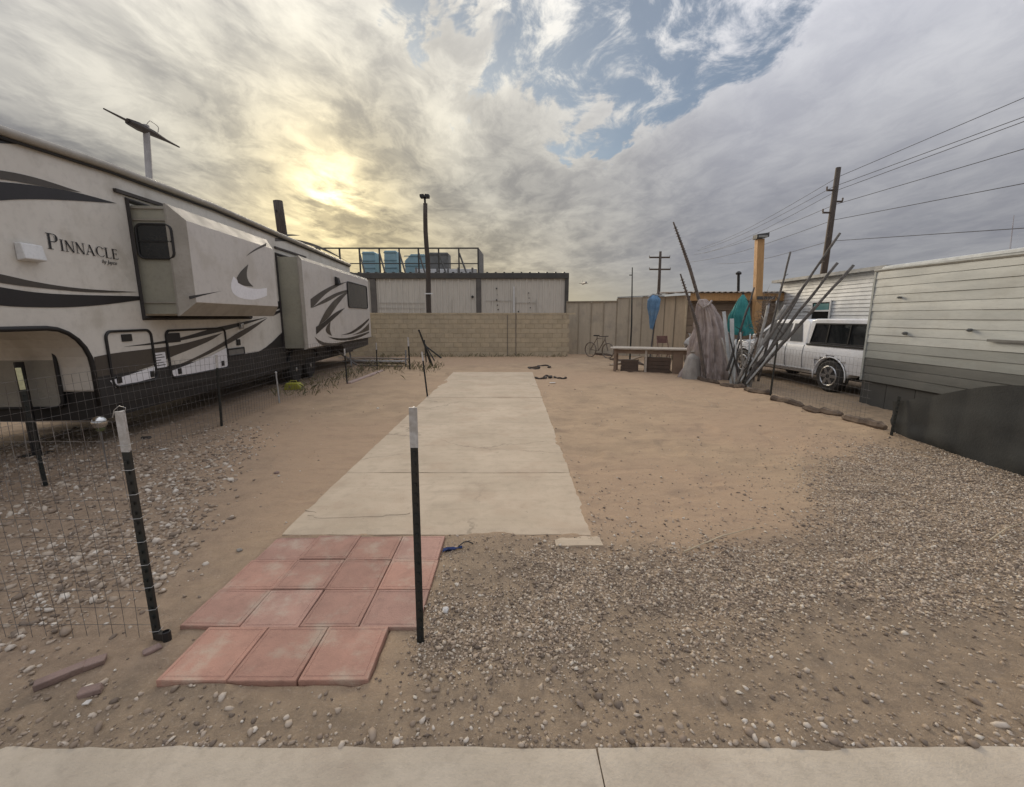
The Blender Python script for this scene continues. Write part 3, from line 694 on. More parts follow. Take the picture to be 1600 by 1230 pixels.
    a = rvp(525, 440, o); mb = N(); mb.prism([(o, a[1] - .12, a[2] - .12), (o + .12, a[1] - .12, a[2] - .09), (o + .08, a[1] - .12, a[2] + .12), (o, a[1] - .12, a[2] + .14)], (0, .22, 0)); part('porch_lamp', mb, black, S2, bevel=.02)
    # rear lower cap and stabiliser struts
    mb = N(); mb.prism([(.44, 14.0, .95), (.44, y3 + .08, .95), (.44, y3 + .02, .62), (.44, 14.6, .56)], (-2.6, 0, 0)); part('rear_cap', mb, pmat('brown_cap', (.05, .042, .036)), bevel=.04)
    for a, b in (((.2, 14.4, .62), (.45, 15.6, .03)), ((.2, 15.7, .62), (.45, 15.0, .03))):
        mb = N(); mb.bar(a, b, .05, .05); part('stabiliser_strut', mb, steel)
    # ---- wheels
    for wy in (11.55, 12.55, ):
        for x in (-.10, W + .10):
            c = (x - .13, wy, .36); mb = N()
            mb.lathe(c, [(.22, 0), (.33, .0), (.36, .03), (.36, .21), (.33, .24), (.22, .24)], 22, 'x'); wh = part('wheel', mb, rubber, smooth=False)
            mb = N(); mb.lathe((x + .07, wy, .36), [(.22, 0), (.215, .03), (.12, -.0), (.07, .035), (.03, .05)], 18, 'x'); part('rim', mb, chrome, wh)
    mb = N(); mb.prism([(.02, y, z) for y, z in [(11.0, .6), (11.1, .80), (11.35, .90), (12.75, .90), (13.0, .80), (13.1, .6), (13.0, .6), (12.9, .75), (12.7, .83), (11.4, .83), (11.2, .75), (11.1, .6)]], (.05, 0, 0)); part('mudguard', mb, rubber)
    # ---- roof aerial
    az = lambda px, py: rvp(px, py, -1.0)
    bt, tp = az(229, 268), az(228, 196)
    mb = N(); mb.tube((-1.0, bt[1], 3.76), (-1.0, tp[1], tp[2]), .055, .05, 10); mast = part('aerial_mast', mb, pmat('grey_mast', (.34, .33, .33)))
    e0, e1, c0, c1 = az(162, 170), az(280, 230), az(200, 190), az(240, 209)
    dr = (e1 - e0).normalized()
    mb = N(); mb.path([e0, e0.lerp(e1, .28), c0, c0.lerp(c1, .35), c1, e0.lerp(e1, .80), e1], [.012, .022, .055, .075, .055, .024, .014], 7); part('aerial_wing', mb, pmat('aerial_dark', (.05, .04, .035)), mast)
    cc = az(239, 199); ringp = [(-1.0 + .02 * math.sin(k), cc[1] + .13 * math.cos(2 * math.pi * k / 20), cc[2] + .095 * math.sin(2 * math.pi * k / 20)) for k in range(20)]
    mb = N(); mb.path(ringp, .007, 4, closed=True); part('aerial_loop', mb, steel, mast)
    return T
make_camper()

# ------------------------------------------------------------------ steel posts and wire fences
def tpost(base, top, parent, face=(0, -1, 0), tip=.33, w=.038, name='post', clips=False, tipmat=None):
    """T-section fence post with studs; returns the post part"""
    a, b = Vector(base), Vector(top); d = (b - a).normalized(); n = Vector(face); n = (n - d * n.dot(d)).normalized(); s = d.cross(n)
    def seg(p, q, grow=0.0):
        mb = MB(); t = .005 + grow; hw = w / 2 + grow
        prof = [(-hw, 0 - grow), (hw, 0 - grow), (hw, t), (t / 2 + .001, t), (t / 2 + .001, w * .85), (-t / 2 - .001, w * .85), (-t / 2 - .001, t), (-hw, t)]
        mb.prism([p + s * u - n * v for u, v in prof], q - p); return mb
    L = (b - a).length; k = a + d * (L - tip)
    mb = seg(a - d * .25, k if tip else b)
    m = int((L - tip) / .055)
    for i in range(m):
        c = a + d * (.03 + i * .055); mb.bar(c - s * .006 + n * .004, c + s * .006 + n * .004, .012, .016, up=d)
    P = mb.build(name, postblack, parent)
    if tip: seg(k, b, .0012).build('painted_tip', tipmat or posttip, P)
    if clips:
        for i in range(9):
            c = a + d * (.06 + i * (L - .1) / 9); mb = MB()
            mb.path([c - s * .025 + n * .010, c + n * .014, c + s * .026 + n * .008, c + s * .02 - n * .03], .0011, 4); mb.build('wire_clip', pmat('bright_wire', (.55, .54, .52), None, 8, .4, metal=.4), P)
    return P
def wire_mesh(parent, pts, z0, z1, dv, dh, r=.0015, sag=.01, fade=None, gap=None):
    """welded wire: pts is the line of the fence on the ground"""
    mb = MB(); pts = [Vector((p[0], p[1], 0)) for p in pts]
    segs = list(zip(pts, pts[1:])); tot = [(b - a).length for a, b in segs]
    def P(u):
        for (a, b), l in zip(segs, tot):
            if u <= l: return a.lerp(b, u / l)
            u -= l
        return segs[-1][1].copy()
    L = sum(tot); nv = int(L / dv)
    def wob(u, z, k): return Vector((.012 * math.sin(u * 2.1 + z * 3 + k), .012 * math.cos(u * 1.7 + z * 2.3 + k), 0))
    for i in range(nv + 1):
        u = i * dv; p = P(min(u, L)); zb = float(height(p.x, p.y)); z_lo = max(z0, zb - .005) + random.uniform(0, .012)
        zs = np.linspace(z_lo, z1, 7)
        mb.path([p + wob(u, z, 0) + Vector((random.uniform(-.0022, .0022), random.uniform(-.0022, .0022), z - sag * math.sin(u * 1.3) * (z / z1))) for z in zs], r, 3, cap=False)
    nh = int((z1 - z0) / dh)
    for j in range(nh + 1):
        z = z1 - j * dh * (.55 + .45 * 1.0)
        m = max(6, int(L / .22))
        mb.path([P(u) + wob(u, z, 0) + Vector((0, 0, z - sag * math.sin(u * 1.3) * (z / z1) + random.uniform(-.002, .002))) for u in np.linspace(0, L, m)], r * (1.15 if j in (0, nh) else 1), 3, cap=False)
    o = mb.build('wire_mesh', galv, parent); return tag(o, kind='stuff')

def make_fences():
    cb, ct = gp(245, 1000), gp(245, 1000) + Vector((-.005, 0, 1.285))
    F = thing('wire_fence', 'front wire mesh fence ending at a white-tipped post beside the pavers', 'fence', (cb.x, cb.y, 0))
    tpost(cb, ct, F, clips=True, tip=.21)
    tpost((-4.95, 2.12, 0), (-4.95, 2.12, 1.25), F)
    wire_mesh(F, [(cb.x - .03, cb.y), (-4.95, 2.14)], 0.0, 1.24, .075, .105)
    mb = MB(); mb.path([ct + Vector(q) for q in ((-.03, -.005, -.03), (-.01, -.012, .01), (.012, -.005, .03), (.02, .02, .015), (0, .03, -.02), (-.04, .02, -.05))], .0016, 4); mb.build('tie_wire', pmat('bright_wire', (.55, .54, .52)), F)
    S = thing('wire_fence', 'long wire mesh fence running beside the cream camper', 'fence', (-4.65, 9, 0))
    pts = []
    lime = pmat('lime_post_tip', (.62, .60, .36), (.5, .48, .28), 20, .6)
    for (bx, by), (tx, ty), tip in (((72, 760), (28, 575), .22), ((347, 668), (338, 555), .20), ((543, 600), (538.5, 545), .18), ((590, 578), (588, 536), .22)):
        b = gp(bx, by); t_ = atY(tx, ty, b.y); h = t_.z; tpost(b, (t_.x, b.y, h), S, face=(1, -.4, 0), tip=tip, tipmat=lime if bx == 72 else None); pts.append((b.x, b.y))
    p437 = gp(437, 629); pts.insert(2, (p437.x + .05, p437.y))
    wire_mesh(S, [(-4.95, 2.14)] + pts[:2] + pts[2:], .0, 1.13, .085, .105, r=.0019)
    K = thing('white_stake', 'short white stake in the wire fence line near the camper wheels', 'stake', p437)
    mb = MB(); mb.tube(p437 - Vector((0, 0, .2)), (p437.x - .02, p437.y, .62), .016, .015, 8); mb.build('stake_shaft', pmat('white_stake', (.5, .5, .48), (.38, .37, .35)), K)
    mb = MB(); mb.lathe((p437.x - .02, p437.y, .615), [(.02, 0), (.02, .02), (.008, .03)], 8); mb.build('stake_cap', white, K)
    q = gp(455, 600); # second white stake tip higher up in the fence
    # gate post
    b = gp(657, 1005); t_ = atY(645, 637, b.y)
    G = thing('steel_post', 'black studded steel post with white top standing at the corner of the pavers', 'post', b)
    tpost(b, (t_.x, b.y, t_.z), G, tip=.205)
    b = gp(668, 621); t_ = atY(658.5, 550, b.y)
    G = thing('steel_post', 'leaning thin steel post with white tip at the edge of the concrete slab', 'post', b)
    tpost(b, (t_.x, b.y + .05, t_.z), G, tip=.20, w=.034)
    # stub of a cut pipe beside the corner post
    b = gp(262, 1002); G = thing('pipe_stub', 'short black pipe stub at the foot of the corner fence post', 'pipe', b)
    mb = MB(); mb.lathe(b, [(.020, -.1), (.020, .06), (.016, .062), (.016, .03)], 10); mb.build('pipe', black, G)
    mb = MB(); mb.bar(b + Vector((-.06, .01, .03)), b + Vector((.0, 0, .03)), .03, .04); mb.build('bracket', black, G)
    # dark posts stacked against each other by the block wall
    lbl = ['tallest of the dark steel posts stacked in a cone before the block wall', 'dark steel post slanting farthest out of the cone-shaped stack', 'thick dark post leaning inside the cone-shaped stack', 'dark post propped upright at the middle of the stack', 'dark post at the near foot of the cone-shaped stack']
    for i, (ft, tp, r) in enumerate((((676, 572), (654.5, 516), .032), ((690, 560), (664, 540), .036), ((673, 570), (662, 535), .03), ((666, 566), (663, 532), .024), ((679, 564), (664, 538), .026))):
        a = gp(*ft); b = atY(*tp, a.y + .15 * (i - 2)); G = thing('stacked_post', lbl[i], 'post', a, 'posts stacked before the block wall')
        mb = MB(); d = (b - a).normalized(); mb.tube(a - d * .06, b, r, r * .9, 6); mb.build('shaft', postblack, G)
        mb = MB(); mb.lathe(b - Vector((0, 0, .01)), [(r * 1.15, -.03), (r * 1.15, .02), (r * .5, .03)], 6); mb.build('end_cap', black, G)
    for i, (ft, tp, l) in enumerate((((634, 574), (634, 547), 'short weathered post with grey top before the block wall'), ((640.5, 578), (637.5, 527), 'thin dark post with white tip beside the short weathered post'))):
        a = gp(*ft); b = atY(*tp, a.y); G = thing('marker_post', l, 'post', a); tpost(a, b, G, tip=.30 if i else .5, w=.05, tipmat=None if i else pmat('grey_tip', (.25, .25, .25)))
    # planks lying by the wall behind the camper
    wood = pmat('grey_plank', (.30, .265, .23), (.20, .175, .15), 3, .85, bump=.4, stretch=(1, 6, 6))
    dark = pmat('dark_plank', (.05, .042, .036), (.08, .066, .055), 3, .8)
    for i, (a, b, w, mt, l) in enumerate((((530, 561), (640, 562), .16, wood, 'pale grey plank lying nearest the block wall'), ((560, 574), (628, 575), .12, dark, 'dark board lying across the fence line'), ((540, 567), (632, 568), .5, pmat('grey_sheet', (.33, .31, .29), (.24, .22, .2), 2, .8), 'flat grey sheet lying between two boards'))):
        p, q = gp(*a), gp(*b); G = MB(); G.bar(p + Vector((0, 0, .05 + .02 * i)), q + Vector((0, 0, .04 + .02 * i)), w, .035); tag(G.build('plank', [mt][0], bevel=.005), l, 'plank')
    p, q = gp(545, 600), gp(598, 580); G = MB(); G.bar(p + Vector((0, 0, .02)), q + Vector((0, 0, .02)), .14, .05); tag(G.build('edging_strip', pmat('pinkish_edging', (.46, .34, .29), (.38, .29, .25), 4, .9), bevel=.01), 'pinkish concrete edging strip lying on the dirt past the camper', 'edging')
    # globe light on a stake
    c = Vector((-4.72, 4.80, .56)); G = thing('globe_light', 'small mirrored globe garden light on a stake by the camper overhang', 'garden light', (c.x, c.y, 0))
    mb = MB(); mb.tube((c.x, c.y, -.1), c, .007, n=6); mb.build('stake', steel, G)
    prof = [(.075 * math.sin(R(a)), -.075 * math.cos(R(a))) for a in range(15, 176, 16)]
    mb = MB(); mb.lathe(c, prof, 16); mb.build('globe', pmat('mirror_globe', (.75, .75, .72), (.6, .6, .58), 3, .12, metal=1), G, smooth=True)
    mb = MB(); mb.lathe(c - Vector((0, 0, .1)), [(.03, 0), (.045, .03), (.03, .045)], 12); mb.build('collar', pmat('green_collar', (.12, .14, .06)), G)
    # yellow wheel chock
    b = gp(457, 610); G = thing('wheel_chock', 'bright yellow-green block on the ground before the camper wheels', 'chock', b)
    yl = pmat('yellow_plastic', (.42, .40, .05), (.34, .33, .05), 4, .5)
    mb = MB(); mb.prism([b + Vector(q) for q in ((-.22, 0, 0), (.22, 0, 0), (.2, 0, .07), (.13, 0, .17), (-.16, 0, .17), (-.2, 0, .07))], (0, .2, 0)); mb.build('block', yl, G, bevel=.02)
    mb = MB(); mb.path([b + Vector((-.1, .1, .16)), b + Vector((-.08, .1, .22)), b + Vector((.06, .1, .22)), b + Vector((.08, .1, .16))], .012, 6); mb.build('grip', yl, G)
make_fences()

# ------------------------------------------------------------------ block wall
def make_wall():
    WY = 19.3; x0, x1 = -11.0, 2.5; bl, bh, bd = .40, .205, .19
    T = thing('block_wall', 'tan concrete block wall closing the far end of the lot', 'wall', ((x0 + x1) / 2, WY, 0))
    mort = pmat('mortar', (.42, .345, .245), (.37, .305, .215), 6, .95)
    mb = MB(); mb.box(x0, x1, WY + .012, WY + bd - .012, -.2, 9 * bh - .01); mb.build('mortar_core', mort, T)
    blk = pmat('tan_block', (.49, .405, .28), (.43, .36, .25), 4, .92, bump=.6, bscale=60, var=.055, dirt=(.38, .32, .23))
    def src(w, h, nm, d=bd):
        mb = MB(); mb.box(-w / 2, w / 2, -d / 2, d / 2, -h / 2, h / 2); o = mb.build(nm, blk, T, bevel=.006, seg=1); return o
    full = src(bl - .012, bh - .012, 'block'); half = src(bl / 2 - .012, bh - .012, 'block'); cap = src(bl - .008, .075, 'cap_block', bd + .03)
    uf = uh = uc = True
    for r in range(9):
        z = (r + .5) * bh; x = x0 + (0 if r % 2 == 0 else -bl / 2)
        while x < x1 - .02:
            a, b = max(x, x0), min(x + bl, x1); isf = b - a > bl * .75
            if b > -7.6:
                loc = ((a + b) / 2, WY + bd / 2 + random.uniform(-.004, .004), z)
                if isf:
                    o = full if uf else shared('block', full, T, loc); uf = False
                else:
                    o = half if uh else shared('block', half, T, loc); uh = False
                o.location = loc
                if not o.modifiers: md = o.modifiers.new('bevel', 'BEVEL'); md.width = .006; md.segments = 1
            x += bl
    x = -7.6
    while x < x1 - .05:
        loc = (x + bl / 2, WY + bd / 2, 9 * bh + .033 + random.uniform(-.003, .003)); o = cap if uc else shared('cap_block', cap, T, loc); uc = False; o.location = loc; x += bl
    # dark control joint and conduit on the wall
    for px in (793, 806):
        p = atY(px, 520, WY); mb = MB(); mb.box(p.x - .012, p.x + .012, WY - .03, WY - .004, .0, 1.83 if px == 793 else 2.6); mb.build('conduit', pmat('conduit_grey', (.16, .14, .12)), T)
make_wall()

# ------------------------------------------------------------------ metal building
def make_building():
    BY = 24.0; P = lambda px, py, Y=BY: atY(px, py, Y)
    x1 = P(886, 480).x; x0 = -14.5; zt = P(740, 434).z; ztop = P(740, 427).z
    T = thing('metal_building', 'long low metal building with pale ribbed walls behind the block wall', 'building', ((x0 + x1) / 2, BY, 0))
    sheet = pmat('pale_ribbed_sheet', (.60, .555, .48), (.565, .525, .455), .8, .55, stretch=(1, 1, .25), var=.015)
    trim = pmat('dark_bronze_trim', (.055, .052, .046), (.075, .07, .06), 3, .5)
    col = pmat('brown_column', (.13, .115, .10), (.10, .09, .08), 3, .6)
    pw = .92; mb = MB(); n = 3; pts = []
    for k in range(n):
        u = pw * k / n; w = pw / n
        pts += [(u, 0), (u + w * .55, 0), (u + w * .66, -.045), (u + w * .84, -.045), (u + w * .95, 0)]
    pts.append((pw, 0)); H = zt
    lo = mb.verts([(u - pw / 2, v, 0) for u, v in pts]); hi = mb.verts([(u - pw / 2, v, H) for u, v in pts])
    for k in range(len(pts) - 1): mb.face(lo[k], lo[k + 1], hi[k + 1], hi[k])
    src = mb.build('wall_sheet', sheet, T); first = True; x = x1
    while x > x0:
        loc = (x - pw / 2, BY, 0); o = src if first else shared('wall_sheet', src, T, loc); first = False; o.location = loc; x -= pw
    mb = MB(); mb.box(x0, x1 - .04, BY + .02, BY + 14, 0, zt - .05); mb.build('wall_core', sheet, T)
    mb = MB(); mb.box(x0, x1 + .06, BY - .13, BY - .02, zt - .06, ztop); mb.build('eave_trim', trim, T, bevel=.015)
    mb = MB(); mb.box(x0, x1 + .03, BY - .018, BY + 14, ztop - .06, ztop + .02); mb.build('roof', pmat('roof_sheet', (.25, .24, .22)), T)
    for k in range(26):
        xx = x1 - .2 - k * .46; mb = MB(); mb.box(xx - .05, xx + .05, BY - .06, BY + 13.8, ztop + .02, ztop + .06); mb.build('roof_rib', trim, T)
    for px, w in ((584.5, .15), (748.5, .13), (885, .10)):
        p = P(px, 470); mb = MB(); mb.box(p.x - w, p.x + w, BY - .10, BY + .02, 0, zt - .06); mb.build('corner_trim' if px == 885 else 'column', col if px != 885 else trim, T, bevel=.01)
    # small round fittings
    for px, py, r in ((776, 451, .04), (777, 461, .02), (776, 469, .045), (777.5, 477, .035), (778.5, 484, .04), (826, 458, .035), (826.5, 466, .03), (827, 473, .02), (828.5, 481, .03), (810, 487, .04), (738.5, 464, .07)):
        p = P(px, py); mb = MB(); mb.lathe((p.x, BY - .06, p.z), [(r, 0), (r, -.03), (r * .5, -.045)], 8, 'y'); mb.build('wall_fitting', black, T)
    p = P(803, 470); mb = MB(); mb.tube((p.x, BY - .09, 0), (p.x, BY - .09, P(803, 448).z), .035, n=8); mb.build('downpipe', white, T)
    for a, b in (((706, 468), (706, 490)), ((592, 473), (664, 474)), ((592, 481), (664, 482)), ((806, 473), (836, 473)), ((838, 467), (838, 490)), ((758, 470), (800, 470))):
        p, q = P(*a), P(*b); mb = MB(); mb.bar((p.x, BY - .055, p.z), (q.x, BY - .055, q.z), .02, .025); mb.build('surface_batten', pmat('faded_batten', (.52, .48, .415)), T)
    # ---- frame round the rooftop plant
    RY = 26.0; Q = lambda px, py, Y=RY: atY(px, py, Y)
    zr = ztop + .02; zh = Q(640, 388).z; zm = Q(640, 412).z
    F = thing('rooftop_screen', 'dark steel screen frame with slanting braces on the metal building roof', 'frame', (Q(640, 420).x, RY, zr))
    dm = pmat('dark_frame', (.05, .048, .042), (.07, .064, .055), 3, .6)
    pxs = [500, 531, 562, 593, 624, 654, 685.5, 717, 747]
    xr = Q(747, 400).x
    for px in pxs:
        xx = Q(px, 400).x; mb = MB(); mb.box(xx - .04, xx + .04, RY - .04, RY + .04, zr, zh); mb.build('post', dm, F)
        if px not in (747, 500, 531):
            mb = MB(); mb.bar((xx + .03, RY - .06, zh - .28), (xx + .55, RY - .9, zr), .07, .07); mb.build('brace', dm, F)
    for z, h in ((zh, .07), (zm, .05)):
        mb = MB(); mb.box(Q(430, 400).x, xr + .04, RY - .05, RY + .05, z - h / 2, z + h / 2); mb.build('rail', dm, F)
    mb = MB(); mb.prism([(xr, RY, zr), (xr, RY, zh), (xr + .1, RY + 2.6, zh), (xr + .1, RY + 2.6, zr)], (.05, 0, 0)); mb.build('side_screen', pmat('screen_grey', (.21, .20, .18), (.17, .16, .145), 3, .8), F)
    blue = pmat('pale_blue_cooler', (.27, .42, .47), (.24, .38, .43), 3, .55)
    grey = pmat('grey_cooler', (.17, .17, .165), (.13, .13, .125), 3, .6)
    def cooler(px0, px1, py0, mat, label, ribs, chamfer=0, Y=27.4, cat='cooler'):
        a, b = Q(px0, 420, Y), Q(px1, 420, Y); zt_ = Q(px0, py0, Y).z
        C = thing('rooftop_cooler', label, cat, ((a.x + b.x) / 2, Y + .5, zr), 'coolers on the metal building roof')
        w = b.x - a.x; mb = MB(); mb.prism([(a.x, Y, zr + .04), (b.x, Y, zr + .04), (b.x, Y, zt_ - .05), (b.x - .06, Y, zt_), (a.x + chamfer * w, Y, zt_), (a.x, Y, zt_ - chamfer * w * .9 - .05)], (0, 1.1, 0)); mb.build('casing', mat, C, bevel=.03)
        for k in range(ribs):
            z = zr + .15 + (zt_ - zr - .3) * k / max(1, ribs - 1); mb = MB(); mb.box(a.x - .025, b.x + .025, Y - .03, Y - .004, z, z + .05); mb.build('louvre', pmat(mat.name + '_dark', tuple(q * .72 for q in ((.27, .42, .47) if mat is blue else (.17, .17, .165)))), C)
        mb = MB(); mb.box(a.x + .05, b.x - .05, Y + .1, Y + 1.0, zr, zr + .045); mb.build('base_frame', dm, C)
    cooler(567, 586.5, 393, blue, 'leftmost pale blue cooler with a flat top on the metal roof', 4)
    cooler(601, 620.5, 391.5, blue, 'tall pale blue cooler second along the metal roof', 4, .04)
    cooler(633, 665, 397, blue, 'pale blue cooler with a sloped shoulder behind the lamp pole', 3, .30)
    cooler(671, 701, 394.5, grey, 'grey boxy cooler right of the lamp pole on the roof', 2, .03)
    a = Q(652, 417); mb = MB(); 
    D = thing('rooftop_duct', 'low white duct running along the roof behind the screen frame', 'duct', (Q(690, 420).x, 27, zr))
    mb = MB(); mb.box(Q(648, 420, 27).x, Q(745, 420, 27).x, 27.0, 27.25, zr + .12, zr + .52); mb.build('duct_run', white, D, bevel=.02)
    for px in (650, 683, 700, 716, 738):
        xx = Q(px, 420, 27).x; mb = MB(); mb.box(xx - .05, xx + .05, 26.98, 27.27, zr, zr + .6); mb.build('duct_bracket', steel, D)
make_building()

# ------------------------------------------------------------------ poles
def make_poles():
    b = atY(670, 492, 20.6); t_ = atY(664, 318, 20.6)
    T = thing('lamp_pole', 'tall thin timber lamp pole rising behind the block wall', 'lamp pole', (b.x, b.y, 0))
    n = 12; a = Vector((b.x + .05, b.y, -.3)); pts = [a.lerp(t_, k / n) + Vector((.025 * math.sin(k * 1.1), 0, 0)) for k in range(n + 1)]
    mb = MB(); mb.path(pts, list(np.linspace(.13, .095, n + 1)), 10); mb.build('shaft', timber, T, smooth=True)
    mb = MB(); mb.tube(t_, t_ + Vector((0, 0, .28)), .05, n=8); mb.build('bracket', black, T)
    for s in (-1, 1):
        mb = MB(); mb.prism([t_ + Vector((s * .02, -.15, .22)), t_ + Vector((s * .20, -.15, .22)), t_ + Vector((s * .22, -.15, .36)), t_ + Vector((s * .02, -.15, .38))], (0, .28, 0)); mb.build('lamp_head', black, T, bevel=.02)
    p = atY(670, 459, 20.45); mb = MB(); mb.box(p.x - .18, p.x + .18, 20.42, 20.46, p.z - .025, p.z + .025); mb.build('band', white, T)
    # thick pole behind the camper
    b = atY(441, 352, 20.8); t_ = atY(434, 314, 20.8)
    T = thing('timber_pole', 'thick cut-off timber pole standing behind the camper roof', 'pole', (b.x + .3, 20.8, 0))
    a = Vector((b.x + .28, 20.8, -.3)); pts = [a.lerp(t_, k / 8) for k in range(9)]
    mb = MB(); mb.path(pts, list(np.linspace(.24, .20, 9)), 12); mb.build('shaft', timber, T, smooth=True)
    mb = MB(); mb.box(t_.x - .03, t_.x + .03, 20.8 - .24, 20.8 - .17, t_.z - .5, t_.z - .44); mb.build('bolt', black, T)
    # power line poles
    X0 = 23.3
    def upole(name, label, base, top, arms, r):
        T = thing(name, label, 'utility pole', base, 'utility poles'); base = Vector(base); top = Vector(top)
        mb = MB(); mb.path([base - Vector((0, 0, .5)), base.lerp(top, .5) + Vector((.06, 0, 0)), top], [r, r * .85, r * .65], 8); mb.build('shaft', timber, T, smooth=True)
        for z, l0, l1, w in arms:
            c = base.lerp(top, (z - base.z) / (top.z - base.z)); mb = MB(); mb.bar(c + Vector((l0, 0, 0)), c + Vector((l1, 0, 0)), w, w); A = mb.build('crossarm', timber, T)
            for e in (l0, l1):
                if abs(e) > .1:
                    mb = MB(); mb.lathe(c + Vector((e, 0, w / 2)), [(.04, 0), (.06, .05), (.04, .1), (.06, .15), (.02, .2)], 8); mb.build('insulator', pmat('insulator', (.16, .13, .11)), A)
        return T
    b = atY(1289, 440, 30.5); t_ = atY(1310, 262, 30.5)
    near_t = t_
    upole('utility_pole', 'tall leaning utility pole rising behind the white pickup', (b.x - .35, 30.5, 0), t_, [(t_.z - 1.4, -.55, .05, .10), (t_.z - 2.1, -.05, .6, .10), (t_.z - 2.8, -.6, .05, .10)], .24)
    b2 = atY(1029, 455, 70); t2 = atY(1032, 393, 70)
    upole('utility_pole', 'distant double-armed utility pole above the tan panel fence', (b2.x, 70, 0), t2, [(t2.z - .9, -1.7, 1.5, .22), (t2.z - 2.7, -1.6, 1.7, .22)], .3)
    b3 = atY(988, 520, 40); t3 = atY(987, 420, 40)
    # wires
    wires = [((1311, 276), (1600, 166), (1095, 388)), ((1302, 292), (1600, 196), (1090, 392)), ((1312, 296), (1600, 203), (1100, 396)), ((1304, 320), (1600, 246), (1085, 398)), ((1302, 344), (1600, 300), (1075, 410)), ((1296, 377), (1600, 370), (1120, 412))]
    ords = ['topmost', 'second from the top', 'third from the top', 'fourth from the top', 'fifth from the top', 'lowest']
    wm = pmat('cable', (.035, .035, .038), None, 3, .6)
    for i, (p, q, l) in enumerate(wires):
        A = atY(*p, 30.5); xw = A.x
        dq = ray(*q); B = Vector((0, 0, CAM_H)) + dq * (xw / dq.x); E = atY(*l, 70.0)
        d = (B - A); C = A + d * 2.6 + Vector((0, 0, .9))
        pts = [Vector((A.x + (E.x - A.x) * k / 12, A.y + (E.y - A.y) * k / 12, A.z + (E.z - A.z) * k / 12 - .5 * math.sin(math.pi * k / 12))) for k in range(12, 0, -1)]
        pts += [A.lerp(C, k / 12) for k in range(0, 13)]
        mb = MB(); mb.path(pts, .016, 4); tag(mb.build('power_line', wm), '%s of the power lines slanting down from the sky' % ords[i] if i != 1 else 'second from the top of the power lines crossing the sky', 'power line', 'power lines')
    # thin mast before the panel fence, roof mast, radio mast, plane
    b = gp(985, 560); b = atY(985, 545, 16.4); t_ = atY(988, 418, 16.4); T = thing('thin_pole', 'thin dark pole standing upright before the tan panel fence', 'pole', (b.x, b.y, 0))
    mb = MB(); mb.path([(b.x, b.y, -.2), (b.x, b.y, 1.5), t_], [.035, .03, .018], 8); mb.build('shaft', postblack, T)
    mb = MB(); p = atY(987, 430, 16.4); mb.bar(p - Vector((.09, 0, 0)), p + Vector((.03, 0, 0)), .02, .03); mb.build('hook', black, T)
    b = atY(1155, 452, 18.3); t_ = atY(1154, 428, 18.3); T = thing('vent_stack', 'short black vent stack on the tan shed roof', 'vent', (b.x, b.y, 2.6))
    mb = MB(); mb.tube((b.x, b.y, 2.4), t_, .055, n=8); mb.build('pipe', black, T); mb = MB(); mb.lathe(t_, [(.10, -.03), (.12, .03), (.05, .1)], 10); mb.build('cowl', black, T)
    b = atY(1585, 400, 300); t_ = atY(1584.5, 336, 300); T = thing('radio_mast', 'faint thin radio mast far off above the white trailer', 'mast', (b.x, 300, 0))
    mb = MB(); fm = pmat('pale_mast', (.42, .42, .46))
    for k in range(3): mb.path([(b.x + 1.0 * math.cos(k * 2.1), 300 + math.sin(k * 2.1), 0), (t_.x + .12 * math.cos(k * 2.1), 300, t_.z)], .10, 4)
    mb.build('legs', fm, T)
    mb = MB()
    for k in range(14):
        z = 4 + k * 4.2; mb.bar((b.x - .8, 300, z), (b.x + .8, 300, z + 2), .1, .1)
    mb.build('bracing', fm, T)
    c = atY(912.5, 443, 400); T = thing('airliner', 'tiny airliner low in the sky above the panel fence', 'plane', c)
    pm = pmat('plane_grey', (.12, .12, .13))
    mb = MB(); mb.path([c + Vector(q) for q in ((-1, -14, -.5), (0, -10, 0), (0, 8, .3), (0, 14, 1.2))], [.3, 1.0, 1.0, .3], 8); mb.build('fuselage', pm, T)
    mb = MB(); mb.poly([c + Vector(q) for q in ((-4, 1, .2), (0, -3, -.3), (4, 1, .2), (4.5, 3, .3), (0, 2, -.3), (-4.5, 3, .3))]); mb.build('wing', pm, T, solid=.2)
    mb = MB(); mb.prism([c + Vector(q) for q in ((0, 10, 1), (0, 14, 1), (0, 14.5, 4), (0, 13, 4))], (.3, 0, 0)); mb.build('tail', pm, T)
make_poles()

